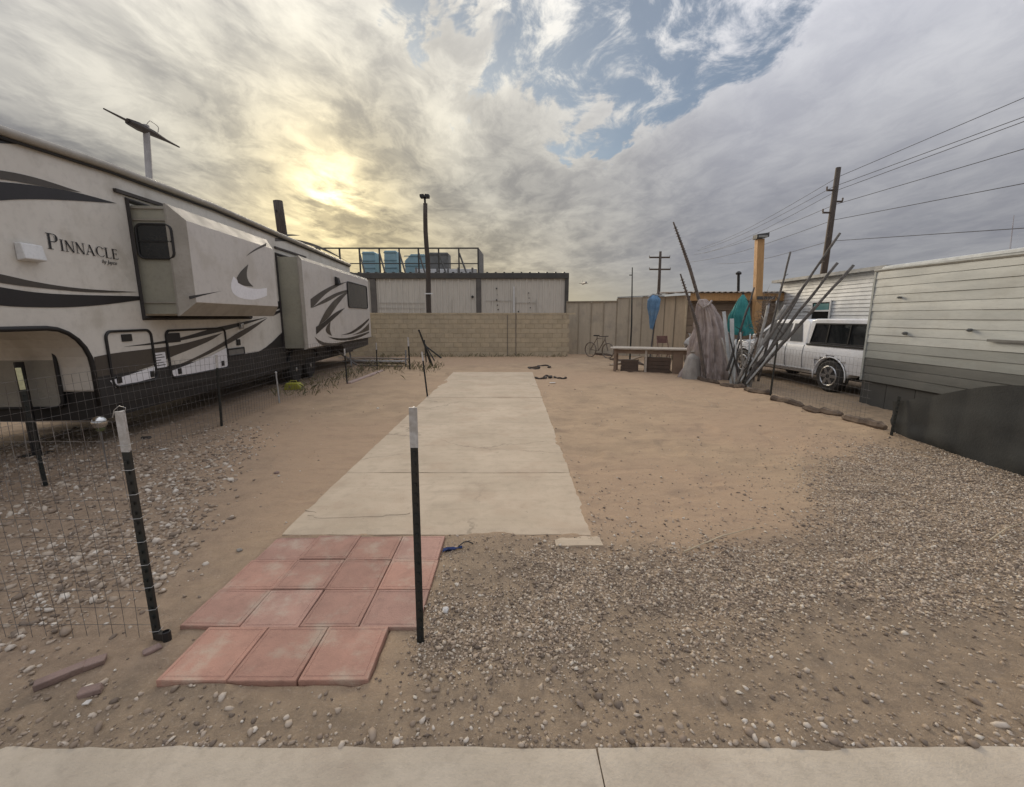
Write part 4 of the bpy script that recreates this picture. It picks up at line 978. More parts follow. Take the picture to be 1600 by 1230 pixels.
# ------------------------------------------------------------------ panel fence and shed
def make_shed():
    pm = pmat('tan_plywood', (.46, .365, .255), (.41, .33, .235), 2.2, .8, bump=.25, stretch=(3, 3, .4), var=.08, dirt=(.33, .27, .20))
    gm = pmat('greyed_panel', (.47, .40, .30), (.42, .36, .275), 2.2, .75, bump=.25, stretch=(3, 3, .4), var=.08, dirt=(.29, .255, .21))
    bat = pmat('panel_batten', (.34, .285, .21), (.29, .245, .18), 4, .8)
    A, B, C, D = Vector((2.55, 20.6, 0)), Vector((4.75, 19.9, 0)), Vector((6.15, 18.9, 0)), Vector((6.75, 17.0, 0))
    F = thing('panel_fence', 'tall weathered tan panel fence between the block wall and shed', 'fence', A.lerp(C, .5))
    def panels(a, b, n, z0, z1, mat, parent, name='panel', thick=.03):
        for k in range(n):
            p, q = a.lerp(b, k / n), a.lerp(b, (k + 1) / n); d = (q - p).normalized(); nrm = Vector((d.y, -d.x, 0)); off = nrm * random.uniform(-.012, .012)
            zt = z1 + random.uniform(-.02, .02); mb = MB()
            i0, i1 = p + d * .008 + off, q - d * .008 + off
            mb.prism([i0 + Vector((0, 0, z0)), i1 + Vector((0, 0, z0)), i1 + Vector((0, 0, zt)), i0 + Vector((0, 0, zt))], -nrm * thick); o = mb.build(name, mat, parent)
            mb = MB(); c = p + nrm * .018; mb.bar(c + Vector((0, 0, z0)), c + Vector((0, 0, zt - .04)), .035, .02, up=nrm); mb.build('batten', bat, o)
    za = atY(920, 471, 20.2).z; zb = atY(1000, 464, 19.4).z
    panels(A, B, 4, 0, za, gm, F); panels(B, C, 3, 0, zb, gm, F)
    mb = MB(); mb.bar(A + Vector((0, -.03, za)), B + Vector((0, -.03, za)), .05, .04); mb.build('top_rail', bat, F)
    mb = MB(); mb.bar(B + Vector((0, -.03, zb)), C + Vector((0, -.03, zb + .03)), .06, .04); mb.build('top_rail', pmat('pale_rail', (.36, .37, .36)), F)
    # shed
    zs0 = atY(1036, 463, 18.6).z; zs1 = atY(1072, 458, 17).z; xr = 10.2
    S = thing('shed', 'tan plywood shed with orange timber fascia behind the draped cloth', 'shed', (8.2, 18, 0))
    panels(C, D, 3, 0, zs1 - .06, pm, S, 'side_panel')
    brown = pmat('brown_board', (.25, .185, .13), (.21, .155, .11), 2.5, .8, bump=.25, stretch=(.5, 3, 4), var=.08)
    z = 0
    for k in range(9):
        h = (zs1 - .1) / 9; mb = MB(); mb.box(D.x, xr, 17.02 + random.uniform(0, .012), 17.06, z + .006, z + h - .006); mb.build('front_board', brown, S, bevel=.004, seg=1); z += h
    mb = MB(); mb.box(D.x + .01, xr, 17.06, 20, 0, zs1 - .12); mb.build('shed_core', brown, S)
    zf0, zf1 = atY(1130, 470, 16.7).z, atY(1130, 458, 16.7).z
    mb = MB(); mb.box(D.x + .02, xr + .2, 16.70, 16.78, zf0, zf1); mb.build('fascia', orange_wood, S, bevel=.006)
    mb = MB(); mb.bar((D.x - .02, 16.98, 0), (D.x - .02, 16.98, zs1 - .04), .10, .05); mb.build('corner_board', pmat('pale_corner', (.50, .40, .27)), S)
    rm = pmat('rusty_roof_sheet', (.26, .215, .175), (.19, .15, .12), 5, .6, var=.12)
    for k in range(9):
        w = (xr + .35 - D.x + .1) / 9; x = D.x - .1 + k * w; mb = MB(); pts = []
        for j in range(7): pts.append((x + w * j / 6, .022 * math.sin(j * math.pi * 2 / 3)))
        lo = mb.verts([(u, 16.60, zf1 + .03 + v) for u, v in pts]); hi = mb.verts([(u + .1, 20.4, zf1 + .22 + v) for u, v in pts])
        for j in range(6): mb.face(lo[j], lo[j + 1], hi[j + 1], hi[j])
        mb.build('roof_sheet', rm, S, solid=.012)
    for k in range(5):
        p, q = C.lerp(D, k / 5), C.lerp(D, (k + 1) / 5); mb = MB(); mb.bar(p + Vector((-.12, -.05, zs1 + .02 + .03 * (k % 2))), q + Vector((-.12, -.05, zs1 + .03)), .3, .025); mb.build('eave_strip', pmat('roof_edge', (.17, .15, .13), (.36, .33, .3), 5), S)
    # timber lamp post in front of the shed
    Y = 15.9; b = atY(1181, 560, Y); t_ = atY(1187, 374, Y)
    T = thing('timber_lamp_post', 'orange square timber post carrying a dark floodlight beside the shed', 'lamp post', (b.x, Y, 0))
    mb = MB(); mb.bar((b.x, Y, -.2), t_, .24, .22, up=(0, 1, 0)); mb.build('post', orange_wood, T, bevel=.012)
    mb = MB(); mb.prism([t_ + Vector(q) for q in ((-.20, -.2, -.02), (.22, -.2, .05), (.22, -.2, .20), (-.20, -.2, .14))], (0, .3, 0)); L = mb.build('floodlight', pmat('lamp_dark', (.06, .06, .06)), T, bevel=.015)
    mb = MB(); mb.box(t_.x - .16, t_.x + .16, Y - .215, Y - .20, t_.z + .03, t_.z + .10); mb.build('lens', pmat('lamp_lens', (.3, .3, .28), None, 3, .3), L)
    p = atY(1188, 466, Y); mb = MB(); mb.box(p.x - .18, p.x + .45, Y - .14, Y + .25, p.z - .05, p.z + .06); mb.build('bracket', pmat('dark_bracket', (.07, .07, .07)), T)
    q = atY(1195, 474, Y); mb = MB(); mb.box(q.x - .05, q.x + .08, Y - .2, Y - .12, q.z - .35, q.z); mb.build('meter_box', pmat('meter_grey', (.36, .36, .40)), T, bevel=.02)
make_shed()

# ------------------------------------------------------------------ things along the side of the lot
def drape(rings, folds, amp, mat, name, parent, seed=0, n=64, sub=4, cap=True, crease=.15, sharp=False):
    """cloth hanging in folds; rings: (centre, rx, ry) from top to bottom"""
    mb = MB(); rows = []; R_ = len(rings); m = (R_ - 1) * sub + 1
    rnd = random.Random(seed); ph = [rnd.uniform(0, 6.28) for _ in range(5)]
    for i in range(m):
        f = i / sub; k = min(int(f), R_ - 2); u = f - k
        c = Vector(rings[k][0]).lerp(Vector(rings[k + 1][0]), u); rx = rings[k][1] * (1 - u) + rings[k + 1][1] * u; ry = rings[k][2] * (1 - u) + rings[k + 1][2] * u
        row = []
        for j in range(n):
            a = 2 * math.pi * j / n; w = i / m
            g = 1 + amp * (((1 - 2 * abs(math.sin(folds * a / 2 + ph[0] + 1.6 * w + .5 * math.sin(2 * a + 3 * w)))) if sharp else math.sin(folds * a + ph[0] + 1.3 * w)) * .6 + math.sin((folds * 2 + 1) * a + ph[1] - 2.5 * w) * .35 + .5 * (float(vnoise(j * .35, i * .55, 1, seed)) - .5) + crease * (1 - 2 * abs(2 * float(vnoise(j * .26 + i * .10, i * .06, 1, seed + 4)) - 1))) * (.35 + .65 * w)
            row.append(mb.vert(c + Vector((rx * math.cos(a) * g, ry * math.sin(a) * g, .03 * math.sin(3 * a + ph[2]) * (1 if i == m - 1 else .4)))))
        rows.append(row)
    for A, B in zip(rows, rows[1:]):
        for j in range(n): mb.face(A[j], A[(j + 1) % n], B[(j + 1) % n], B[j])
    if cap: mb.face(*rows[0][::-1])
    return mb.build(name, mat, parent, smooth=True)

def make_sideline():
    # long work table
    a, b = gp(957, 543, .77), gp(1088, 546, .77); d = (b - a).normalized(); s = Vector((d.y, -d.x, 0))
    plank = pmat('bleached_plank', (.47, .42, .355), (.37, .325, .27), 4, .85, bump=.4, stretch=(1, 5, 5), var=.06); leg = pmat('brown_leg', (.24, .175, .125), (.19, .135, .10), 4, .85, bump=.3)
    T = thing('work_table', 'long low table of bleached planks at the side of the dirt lot', 'table', a.lerp(b, .5) * Vector((1, 1, 0)).length * 0 + Vector((a.lerp(b, .5).x, a.lerp(b, .5).y, 0)))
    for k in range(4):
        off = -s * (.09 + .185 * k) * -1 if False else s * (.03 - .19 * k)
        mb = MB(); mb.bar(a + off + Vector((0, 0, -.02 + random.uniform(-.006, .006))) - d * random.uniform(0, .08), b + off + Vector((0, 0, -.02)) + d * random.uniform(0, .08), .178, .045); mb.build('plank', plank, T, bevel=.006, seg=1)
    for f, w, m_ in ((.04, .08, leg), (.42, .07, plank), (.80, .30, leg), (.93, .12, leg)):
        for o in (.02, -.55):
            p = a.lerp(b, f) + s * o; mb = MB(); mb.bar((p.x, p.y, -.1), (p.x, p.y, .725), w, .07, up=s); mb.build('leg', m_, T)
    mb = MB(); mb.bar(a.lerp(b, .04) + s * .02 + Vector((0, 0, -.12)), b + s * .02 + Vector((0, 0, -.12)), .03, .12); mb.build('apron', leg, T)
    # boxes stored under the table
    bx = pmat('dark_brown_box', (.085, .06, .045), (.12, .085, .065), 4, .85)
    for k, (f, w, h, l) in enumerate(((.22, .55, .38, 'low brown crate under the far end of the plank table'), (.56, .8, .48, 'wide dark brown crate under the middle of the table'))):
        c = a.lerp(b, f) - s * .30; c.z = 0; B = thing('storage_crate', l, 'crate', (c.x, c.y, 0))
        for j in range(4):
            z = j * h / 4; mb = MB(); mb.bar(c - d * w / 2 + s * .25 + Vector((0, 0, z + h / 8)), c + d * w / 2 + s * .25 + Vector((0, 0, z + h / 8)), .02, h / 4 - .012); mb.build('slat', bx, B)
        mb = MB(); mb.bar(c - d * (w / 2 - .02) + Vector((0, 0, h / 2 - .01)), c + d * (w / 2 - .02) + Vector((0, 0, h / 2 - .01)), .46, h - .03); mb.build('crate_core', bx, B)
    # dirt bank board under table
    p, q = gp(955, 572), gp(1000, 562); mb = MB(); mb.bar(p + Vector((0, 0, .03)), q + Vector((0, 0, .12)), .16, .05); tag(mb.build('loose_board', pmat('tan_board', (.36, .28, .2), None, 4, .85, bump=.3), bevel=.006), 'loose tan board slanting on the ground under the table', 'board')
    # bicycle at the panel fence
    W = thing('bicycle', 'dusty dark bicycle leaning by the tan panel fence', 'bicycle', (3.75, 18.7, 0))
    r1, r2 = Vector((3.45, 19.0, .33)), Vector((4.05, 18.25, .33)); fr = (r2 - r1).normalized()
    bm_ = pmat('bike_brown', (.16, .13, .10), None, 4, .6)
    for c in (r1, r2):
        ring = [c + fr * (.31 * math.cos(2 * math.pi * k / 22)) + Vector((0, 0, .31 * math.sin(2 * math.pi * k / 22))) for k in range(22)]
        mb = MB(); mb.path(ring, .024, 6, closed=True); wh = mb.build('wheel', bm_, W)
        mb = MB()
        for k in range(0, 22, 2): mb.path([c, ring[k]], .004, 3)
        mb.build('spokes', steel, wh)
    bb = r1.lerp(r2, .46) - Vector((0, 0, .03)); st = r1.lerp(r2, .36) + Vector((0, 0, .50)); hd = r1.lerp(r2, .82) + Vector((0, 0, .48))
    for nm, ps in (('frame', [r1, bb, st, r1]), ('frame', [bb, hd, st]), ('fork', [r2, hd, hd + Vector((0, 0, .10))])):
        mb = MB(); mb.path(ps, .02, 6); mb.build(nm, bm_, W)
    mb = MB(); h0 = hd + Vector((0, 0, .12)); pr = Vector((-fr.y, fr.x, 0)); mb.path([h0 - pr * .28 - fr * .08, h0 - pr * .2, h0, h0 + pr * .2, h0 + pr * .28 - fr * .08], .016, 6); mb.build('handlebar', black, W)
    mb = MB(); s0 = st + Vector((0, 0, .09)); mb.prism([s0 - fr * .14 + pr * .08, s0 - fr * .14 - pr * .08, s0 + fr * .12 - pr * .02, s0 + fr * .12 + pr * .02], (0, 0, .05)); mb.tube(st, s0, .013); mb.build('saddle', black, W, bevel=.01)
    # folding chair
    c = Vector((5.95, 17.0, 0)); C = thing('folding_chair', 'rust-red folding chair standing before the shed side wall', 'chair', c); cm = pmat('rust_red', (.17, .085, .065), (.12, .06, .05), 5, .7)
    mb = MB(); mb.box(c.x - .2, c.x + .2, c.y - .2, c.y + .2, .44, .47); mb.build('seat', cm, C, bevel=.01)
    mb = MB(); mb.prism([c + Vector(q) for q in ((-.2, .2, .72), (.2, .2, .72), (.19, .26, 1.0), (-.19, .26, 1.0))], (0, .02, 0)); mb.build('backrest', cm, C, bevel=.01)
    for sx in (-.2, .2):
        mb = MB(); mb.tube(c + Vector((sx, -.28, -.03)), c + Vector((sx, .26, 1.0)), .018, n=6); mb.build('leg', cm, C); mb = MB(); mb.tube(c + Vector((sx, .3, -.03)), c + Vector((sx, -.12, .5)), .018, n=6); mb.build('leg', cm, C)
    # blue cloth on a slanting pole
    Y = 15.3; t_ = atY(1029, 458, Y); b = atY(1016, 556, Y)
    B = thing('blue_parasol', 'faded blue parasol folded inward on a slanting dark pole', 'parasol', (b.x, Y, 0))
    mb = MB(); mb.path([Vector((b.x - .08, Y, -.2)), b, t_, t_ + (t_ - b).normalized() * .12], [.032, .032, .028, .012], 8); mb.build('pole', pmat('pole_dark', (.10, .085, .075)), B)
    P = lambda px, py: atY(px, py, Y)
    drape([(P(1022, 462), .10, .10), (P(1022, 468), .21, .17), (P(1021, 480), .19, .16), (P(1020, 495), .12, .12), (P(1018, 514), .05, .05)], 5, .38, pmat('blue_cloth', (.13, .25, .40), (.10, .19, .31), 5, .85, dirt=(.22, .30, .36)), 'canopy', B, 3, n=80, sharp=True)
    mb = MB(); mb.path([P(1013, 464), P(1020, 460), P(1030, 462), P(1038, 463)], .035, 6); mb.build('ribs', pmat('rib_pale', (.4, .4, .38)), B)
    # cloth-covered bundle with two ribbed rods
    Y = 12.4; P = lambda px, py, y=Y: atY(px, py, y)
    T = thing('covered_bundle', 'tall dusty mauve blanket draped over upright posts', 'blanket', (P(1110, 592).x, Y, 0))
    cl = pmat('mauve_blanket', (.43, .365, .335), (.34, .285, .265), 4.5, .95, bump=.3, bscale=30, dirt=(.44, .36, .29))
    drape([(P(1098, 468), .10, .10), (P(1101, 476), .20, .17), (P(1105, 492), .30, .24), (P(1109, 515), .40, .30), (P(1109, 545), .52, .38), (P(1109, 572), .60, .44), (P(1110, 596), .68, .50)], 11, .30, cl, 'blanket', T, 5, n=180, sub=8, crease=.55, sharp=True)
    mb = MB(); mb.path([P(1091, 474, Y - .2), P(1098, 481, Y - .25), P(1106, 477, Y - .25), P(1112, 470, Y - .1)], .03, 6); mb.build('tie', pmat('pale_tie', (.36, .30, .26)), T)
    mb = MB(); mb.tube((P(1105, 590).x, Y, -.1), P(1098, 470), .05, n=8); mb.build('post', timber, T)
    rod = pmat('ribbed_rod', (.10, .085, .075), (.16, .13, .11), 9, .8)
    for l, q in (('tall ribbed rod rising highest out of the draped blanket', [(1107, 590), (1096, 482), (1078, 420), (1066, 385), (1052, 347)]), ('shorter ribbed rod leaning beside the draped blanket', [(1101, 588), (1090, 512), (1080, 480), (1063, 428)])):
        pts = [P(*k, Y + .05 - .55 * (len(q) == 4)) for k in q]; G = thing('ribbed_rod', l, 'rod', (pts[0].x, pts[0].y, 0))
        mb = MB(); mb.path(pts, [.045] * (len(q) - 2) + [.035, .02], 7); mb.build('shaft', rod, G)
        mb = MB()
        for i in range(26):
            f = .25 + .72 * i / 26; k = min(int(f * (len(pts) - 1)), len(pts) - 2); c = pts[k].lerp(pts[k + 1], f * (len(pts) - 1) - k); dd = (pts[k + 1] - pts[k]).normalized()
            mb.tube(c - dd * .010, c + dd * .010, .050, n=6)
        tag(mb.build('ridges', rod, G), kind='stuff')
    c = P(1079, 580, 12.2); G = thing('feed_sack', 'pale grey sack slumped against the foot of the draped blanket', 'sack', (c.x, 12.2, 0))
    drape([(P(1083, 553, 12.2), .07, .06), (P(1083, 558, 12.2), .15, .13), (P(1081, 575, 12.2), .22, .18), (P(1080, 594, 12.2), .25, .2)], 4, .14, pmat('grey_sack', (.34, .32, .29), (.28, .26, .24), 4, .9), 'sack_cloth', G, 9, n=36)
    mb = MB(); mb.lathe(P(1083, 552, 12.2), [(.06, -.03), (.045, 0), (.085, .05)], 8); mb.build('tied_neck', pmat('grey_sack', (.3, .3, .3)), G)
    # white crumpled bag on table end
    c = gp(1080, 540, .80); G = thing('crumpled_bag', 'crumpled white bag on the near end of the plank table', 'bag', (c.x, c.y, .77))
    drape([(c + Vector((0, 0, .30)), .05, .05), (c + Vector((0, 0, .2)), .17, .12), (c + Vector((0, 0, .05)), .22, .16), (c + Vector((0, 0, -.03)), .18, .14)], 7, .35, pmat('white_bag', (.55, .53, .5), (.42, .4, .37), 6, .7), 'bag_film', G, 12, n=40)
    mb = MB(); mb.path([c + Vector((-.05, 0, .3)), c + Vector((-.12, 0, .42)), c + Vector((-.03, 0, .36))], .02, 5); mb.build('bag_handle', pmat('white_bag', (.5, .5, .5)), G)
    # teal parasol
    Y = 13.6; P = lambda px, py, y=Y: atY(px, py, y)
    T = thing('teal_parasol', 'closed teal parasol with hanging folds in front of the shed', 'parasol', (P(1158, 560).x, Y, 0))
    drape([(P(1161, 461), .03, .03), (P(1160, 468), .12, .12), (P(1158, 480), .21, .19), (P(1156, 493), .28, .24), (P(1157, 508), .33, .27), (P(1158, 523), .36, .30)], 7, .22, pmat('teal_cloth', (.035, .23, .215), (.025, .17, .165), 4, .8, dirt=(.06, .25, .24)), 'canopy', T, 21, n=96, sub=5, sharp=True)
    mb = MB(); mb.tube((P(1158, 560).x, Y, -.1), P(1161, 459), .022, n=8); mb.build('pole', steel, T)
    mb = MB(); mb.lathe(P(1161, 459), [(.03, -.02), (.035, .02), (.01, .06)], 8); mb.build('finial', black, T)
    mb = MB(); mb.lathe(Vector((P(1158, 560).x, Y, 0)), [(.24, 0), (.24, .05), (.06, .09), (.04, .3)], 14); mb.build('base', pmat('base_grey', (.2, .2, .2)), T)
    # poles, branches and boards leaning in a heap
    grey = pmat('weathered_branch', (.15, .135, .12), (.08, .072, .065), 7, .88, bump=.6, stretch=(2, 2, 2)); pale = pmat('bleached_branch', (.36, .34, .31), (.24, .225, .20), 6, .85, bump=.4)
    wht = pmat('chalky_board', (.55, .57, .56), (.44, .46, .45), 4, .75, var=.06); blk = pmat('sooty_stick', (.03, .028, .026), (.05, .045, .04), 6, .85)
    heap = [((1150, 608), (1312, 364), 10.4, .042, grey, 'longest grey pole of the leaning heap, reaching highest over the pickup'),
            ((1157, 606), (1308, 411), 10.6, .048, grey, 'dark grey pole slanting midway up the leaning heap over the pickup'),
            ((1163, 603), (1334, 414), 10.2, .050, grey, 'grey pole slanting lowest over the pickup roof'),
            ((1186, 590), (1235, 394), 11.0, .034, grey, 'steep dark pole rising between the orange post and pickup'),
            ((1138, 574), (1179, 450), 12.2, .036, blk, 'sooty stick leaning across the teal parasol'),
            ((1172, 602), (1200, 478), 11.2, .052, pale, 'pale grey pole leaning before the pickup bonnet'),
            ((1180, 560), (1226, 477), 11.0, .055, pale, 'short bleached log leaning in front of the pickup windscreen'),
            ((1150, 600), (1183, 528), 10.7, .034, pale, 'pale stick slanting at the front of the heap'),
            ((1168, 605), (1172, 522), 11.4, .030, wht, 'upright whitish stick in the middle of the heap'),
            ((1140, 588), (1161, 518), 11.1, .026, blk, 'black stick crossing the lower heap near the blanket'),
            ((1147, 600), (1150, 530), 11.0, .028, wht, 'thin white stick low in the heap beside the blanket'),
            ((1152, 604), (1192, 540), 10.5, .026, wht, 'thin white stick slanting low toward the pickup'),
            ((1156, 598), (1139, 520), 10.9, .024, blk, 'black stick leaning back against the blanket'),
            ((1160, 602), (1178, 545), 10.45, .030, blk, 'short black stick at the foot of the heap'),
            ((1163, 602), (1157, 519), 10.9, .030, pale, 'pale stem standing nearly upright in the heap'),
            ((1172, 600), (1192, 528), 10.8, .032, pale, 'pale stem just right of the upright whitish stick'),
            ((1162, 606), (1216, 540), 10.35, .028, wht, 'whitish stem slanting low before the pickup door'),
            ((1147, 602), (1128, 528), 10.95, .028, pale, 'pale stem leaning left onto the blanket'),
            ((1170, 604), (1254, 452), 10.9, .030, grey, 'thin grey branch fanning right behind the longest pole')]
    heap = [(a, b, c, r * .84, m_, l) for a, b, c, r, m_, l in heap]
    for ft, tp, Y, r, mt, l in heap:
        b = gp(*ft) if False else atY(ft[0], ft[1], 10.75); b.z = max(b.z, .0); e = atY(*tp, Y); G = thing('leaning_pole', l, 'pole', (b.x, b.y, 0), 'poles and sticks leaning in a heap')
        L = (e - b).length; n = max(5, int(L / .3)); rnd = random.Random(hash(l) & 0xff if False else len(l) * 7)
        pts = [b.lerp(e, k / n) + Vector((rnd.uniform(-.5, .5) * r * .5, rnd.uniform(-.5, .5) * r * .5, rnd.uniform(-.5, .5) * r * .4)) for k in range(n + 1)]; pts[0] = b - (e - b).normalized() * .1
        mb = MB(); mb.path(pts, [r * (1.1 - .35 * k / n) * rnd.uniform(.9, 1.1) for k in range(n + 1)], 7); mb.build('shaft', mt, G, smooth=True)
        if r > .024:
            mb = MB()
            for k in range(3):
                f = .45 + .18 * k; p = b.lerp(e, f); dv = Vector((rnd.uniform(-1, 1), rnd.uniform(-1, 1), rnd.uniform(.2, 1))).normalized(); mb.tube(p, p + dv * (.09 + .1 * rnd.random()), r * .4, r * .22, 5)
            mb.build('knots', mt, G)
    for tp, ft, Y, w, l in (((1131, 487), (1144, 590), 11.7, .085, 'narrow pale green board leaning beside the blanket'), ((1143.5, 498), (1146, 592), 11.5, .10, 'bright white board standing in the heap before the teal parasol')):
        a, b = atY(*tp, Y), gp(ft[0], ft[1]); b = atY(ft[0], ft[1], 11.3); b.z = 0; mb = MB(); mb.bar(b, a, w, .03, up=(0, 1, 0)); tag(mb.build('leaning_board', wht, bevel=.004), l, 'board')
    # dead shrub behind the heap
    G = thing('dead_shrub', 'tangled dead brown shrub caught in the leaning poles', 'shrub', (atY(1183, 590, 11.6).x, 11.6, 0)); rnd = random.Random(4)
    br = pmat('dead_twig', (.27, .21, .155), (.17, .13, .10), 8, .9); mb = MB(); c0 = atY(1180, 560, 11.6); tops = []
    stem = [Vector((c0.x, 11.6, -.1)), atY(1181, 540, 11.6), atY(1188, 505, 11.6), atY(1200, 470, 11.6)]; mb.path(stem, [.045, .04, .03, .012], 6); mb.build('stem', br, G)
    mb = MB()
    for k in range(150):
        f = rnd.uniform(.25, 1) * 3; i = min(int(f), 2); p = stem[i].lerp(stem[i + 1], f - i); q = p
        pts = [p]
        for _ in range(3): q = q + Vector((rnd.gauss(0, .09), rnd.gauss(0, .09), rnd.gauss(.03, .08))); pts.append(q)
        mb.path(pts, [.008, .006, .005, .002], 3)
    tag(mb.build('twigs', br, G), kind='stuff')
make_sideline()

# ------------------------------------------------------------------ pickup
def make_truck():
    f = Vector((-.108, .994, 0)).normalized(); l = Vector((-f.y, f.x, 0)); base = Vector((7.44, 10.08, 0)) - l * .92
    X = lambda p: base + f * p[0] + l * p[1] + Vector((0, 0, p[2]))
    N = lambda: MB(X); rz = math.atan2(f.y, f.x)
    T = thing('pickup_truck', 'white extended-cab pickup with a dark-windowed bed canopy', 'truck', base, rz=rz)
    part = lambda n, mb, m, p=T, **k: mb.build(n, m, p, **k)
    WB = 3.18; RW = .375
    def arch(c, r, a0=180, a1=0, n=9): return [(c + r * math.cos(R(a0 + (a1 - a0) * k / n)), .36 + r * math.sin(R(a0 + (a1 - a0) * k / n))) for k in range(n + 1)]
    low = [(-1.12, .52), (-1.14, .62), (-1.13, 1.06), (.80, 1.07), (2.95, 1.08), (3.3, 1.06), (3.95, .98), (4.05, .86), (4.07, .50), (3.95, .40)]
    bot = [(3.95, .40)] + arch(WB, .44, 0, 180) + arch(0, .44, 0, 180)
    prof = low[:-1] + [(3.98, .40)] + [p for p in bot[1:] if p[1] > .36 - 1e-6] + [(-.5, .46)]
    mb = N(); a = mb.verts([(x, .88, z) for x, z in prof]); b = mb.verts([(x, -.88, z) for x, z in prof]); mb.face(*a); mb.face(*b[::-1])
    for k in range(len(prof)): mb.face(a[k], b[k], b[(k + 1) % len(prof)], a[(k + 1) % len(prof)])
    body = part('body', mb, truckwhite, bevel=.05, seg=3)
    # swelling flank so that the side is not a flat plate
    mb = N(); rows = []
    for z, o in ((.47, .875), (.55, .90), (.74, .918), (.80, .925), (.86, .918), (1.0, .90), (1.05, .875)):
        xs = [x for x in np.linspace(-1.08, 3.7, 60)]; rows.append([(x, z, o) for x in xs])
    vid = [[None if ((x - 0) ** 2 + (z - .36) ** 2 < .45 ** 2 or (x - WB) ** 2 + (z - .36) ** 2 < .45 ** 2) else mb.vert((x, o, z)) for x, z, o in r] for r in rows]
    for r in range(len(rows) - 1):
        for k in range(59):
            q = (vid[r][k], vid[r][k + 1], vid[r + 1][k + 1], vid[r + 1][k])
            if None not in q: mb.face(*q)
    part('flank', mb, truckwhite, body, smooth=True)
    for c in (0, WB):
        mb = N(); pts = [(x, .915, z) for x, z in arch(c, .46, 190, -10, 14)]; mb.path(pts, .016, 6); part('wheel_arch_lip', mb, truckwhite, body, smooth=True)
        mb = N(); mb.prism([(x, .86, z) for x, z in arch(c, .43, 180, 0, 10)], (0, -.5, 0)); part('wheel_well', mb, black, body)
    def width(z, w0=.86, k=.24): return w0 - k * max(0, z - 1.05)
    def shell(name, pr, mat, w0, k, **kw):
        mb = N(); a = mb.verts([(x, width(z, w0, k), z) for x, z in pr]); b = mb.verts([(x, -width(z, w0, k), z) for x, z in pr]); mb.face(*a); mb.face(*b[::-1])
        for i in range(len(pr)): mb.face(a[i], b[i], b[(i + 1) % len(pr)], a[(i + 1) % len(pr)])
        return part(name, mb, mat, **kw)
    cab = shell('cab', [(.84, 1.04), (3.02, 1.04), (2.25, 1.64), (2.05, 1.68), (1.05, 1.69), (.90, 1.62)], truckwhite, .86, .24, bevel=.035, seg=3)
    can = shell('bed_canopy', [(-1.10, 1.06), (.80, 1.06), (.80, 1.66), (.65, 1.70), (-.85, 1.70), (-1.02, 1.64)], truckwhite, .87, .10, bevel=.03, seg=3)
    def pane(name, pr, par, w0, k, mat=glassdark, off=.008):
        mb = N(); mb.prism([(x, width(z, w0, k) + off, z) for x, z in pr], (0, -.012, 0)); return part(name, mb, mat, par)
    w = pane('canopy_window', [(-.98, 1.12), (.70, 1.12), (.62, 1.58), (-.90, 1.58)], can, .87, .10)
    mb = N(); mb.path([(x, width(z, .87, .10) + .012, z) for x, z in [(-.98, 1.12), (.70, 1.12), (.62, 1.58), (-.90, 1.58)]], .02, 5, closed=True); part('window_seal', mb, rubber, w)
    for x in (-.38, .2): 
        mb = N(); mb.bar((x, width(1.12, .87, .1) + .018, 1.13), (x + .0, width(1.57, .87, .1) + .018, 1.57), .018, .03, up=(0, 1, 0)); part('window_divider', mb, black, w)
    mb = N(); mb.bar((-1.08, .895, 1.075), (.80, .885, 1.075), .02, .04); part('bed_rail', mb, rubber, can)
    wm = pmat('cabin_glass', (.13, .13, .13), (.10, .10, .10), 2, .1)
    pane('rear_quarter_window', [(.98, 1.12), (1.42, 1.12), (1.42, 1.58), (1.16, 1.58)], cab, .86, .24, wm)
    pane('door_window', [(1.50, 1.12), (2.72, 1.12), (2.22, 1.56), (2.08, 1.58), (1.50, 1.58)], cab, .86, .24, wm)
    mb = N(); mb.prism([(2.98, .78, 1.09), (2.98, -.78, 1.09), (2.30, -.68, 1.62), (2.30, .68, 1.62)], (.02, 0, .02)); part('windscreen', mb, wm, cab)
    gap = pmat('panel_gap', (.10, .10, .10))
    for x0, x1 in ((.86, .86), (1.46, 1.46), (2.74, 2.80)):
        mb = N(); pts = [(x0, .884, 1.05), (x0, .908, .97), ((x0 + x1) / 2, .926, .80), (x1, .922, .74), (x1, .905, .55), (x1, .88, .47)]; mb.path(pts, .007, 4); part('door_gap', mb, gap, body)
    for x in (1.62,):
        mb = N(); mb.bar((x, .935, .99), (x + .18, .935, .99), .03, .035); part('door_handle', mb, black, body, bevel=.008)
    mb = N(); mb.bar((.55, .90, .43), (2.70, .90, .43), .05, .05); part('side_step', mb, chrome, body)
    mb = N(); mb.box(2.45, 2.62, .90, 1.08, 1.12, 1.26); part('wing_mirror', mb, truckwhite, cab, bevel=.03)
    mb = N(); mb.box(-1.28, -1.12, -.86, .86, .48, .62); part('rear_bumper', mb, chrome, body, bevel=.03)
    mb = N(); mb.box(4.0, 4.14, -.88, .88, .42, .62); part('front_bumper', mb, truckwhite, body, bevel=.04)
    for s in (-1, 1):
        mb = N(); mb.box(-1.145, -1.06, s * .90 - .1 * (s > 0), s * .90 + .1 * (s < 0), .72, 1.02); part('tail_light', mb, pmat('red_lens', (.25, .02, .02), None, 3, .2), body)
        mb = N(); mb.box(3.86, 4.06, s * .72 - .14, s * .72 + .14, .72, .88); part('headlight', mb, pmat('clear_lens', (.6, .6, .6), None, 3, .1), body, bevel=.03)
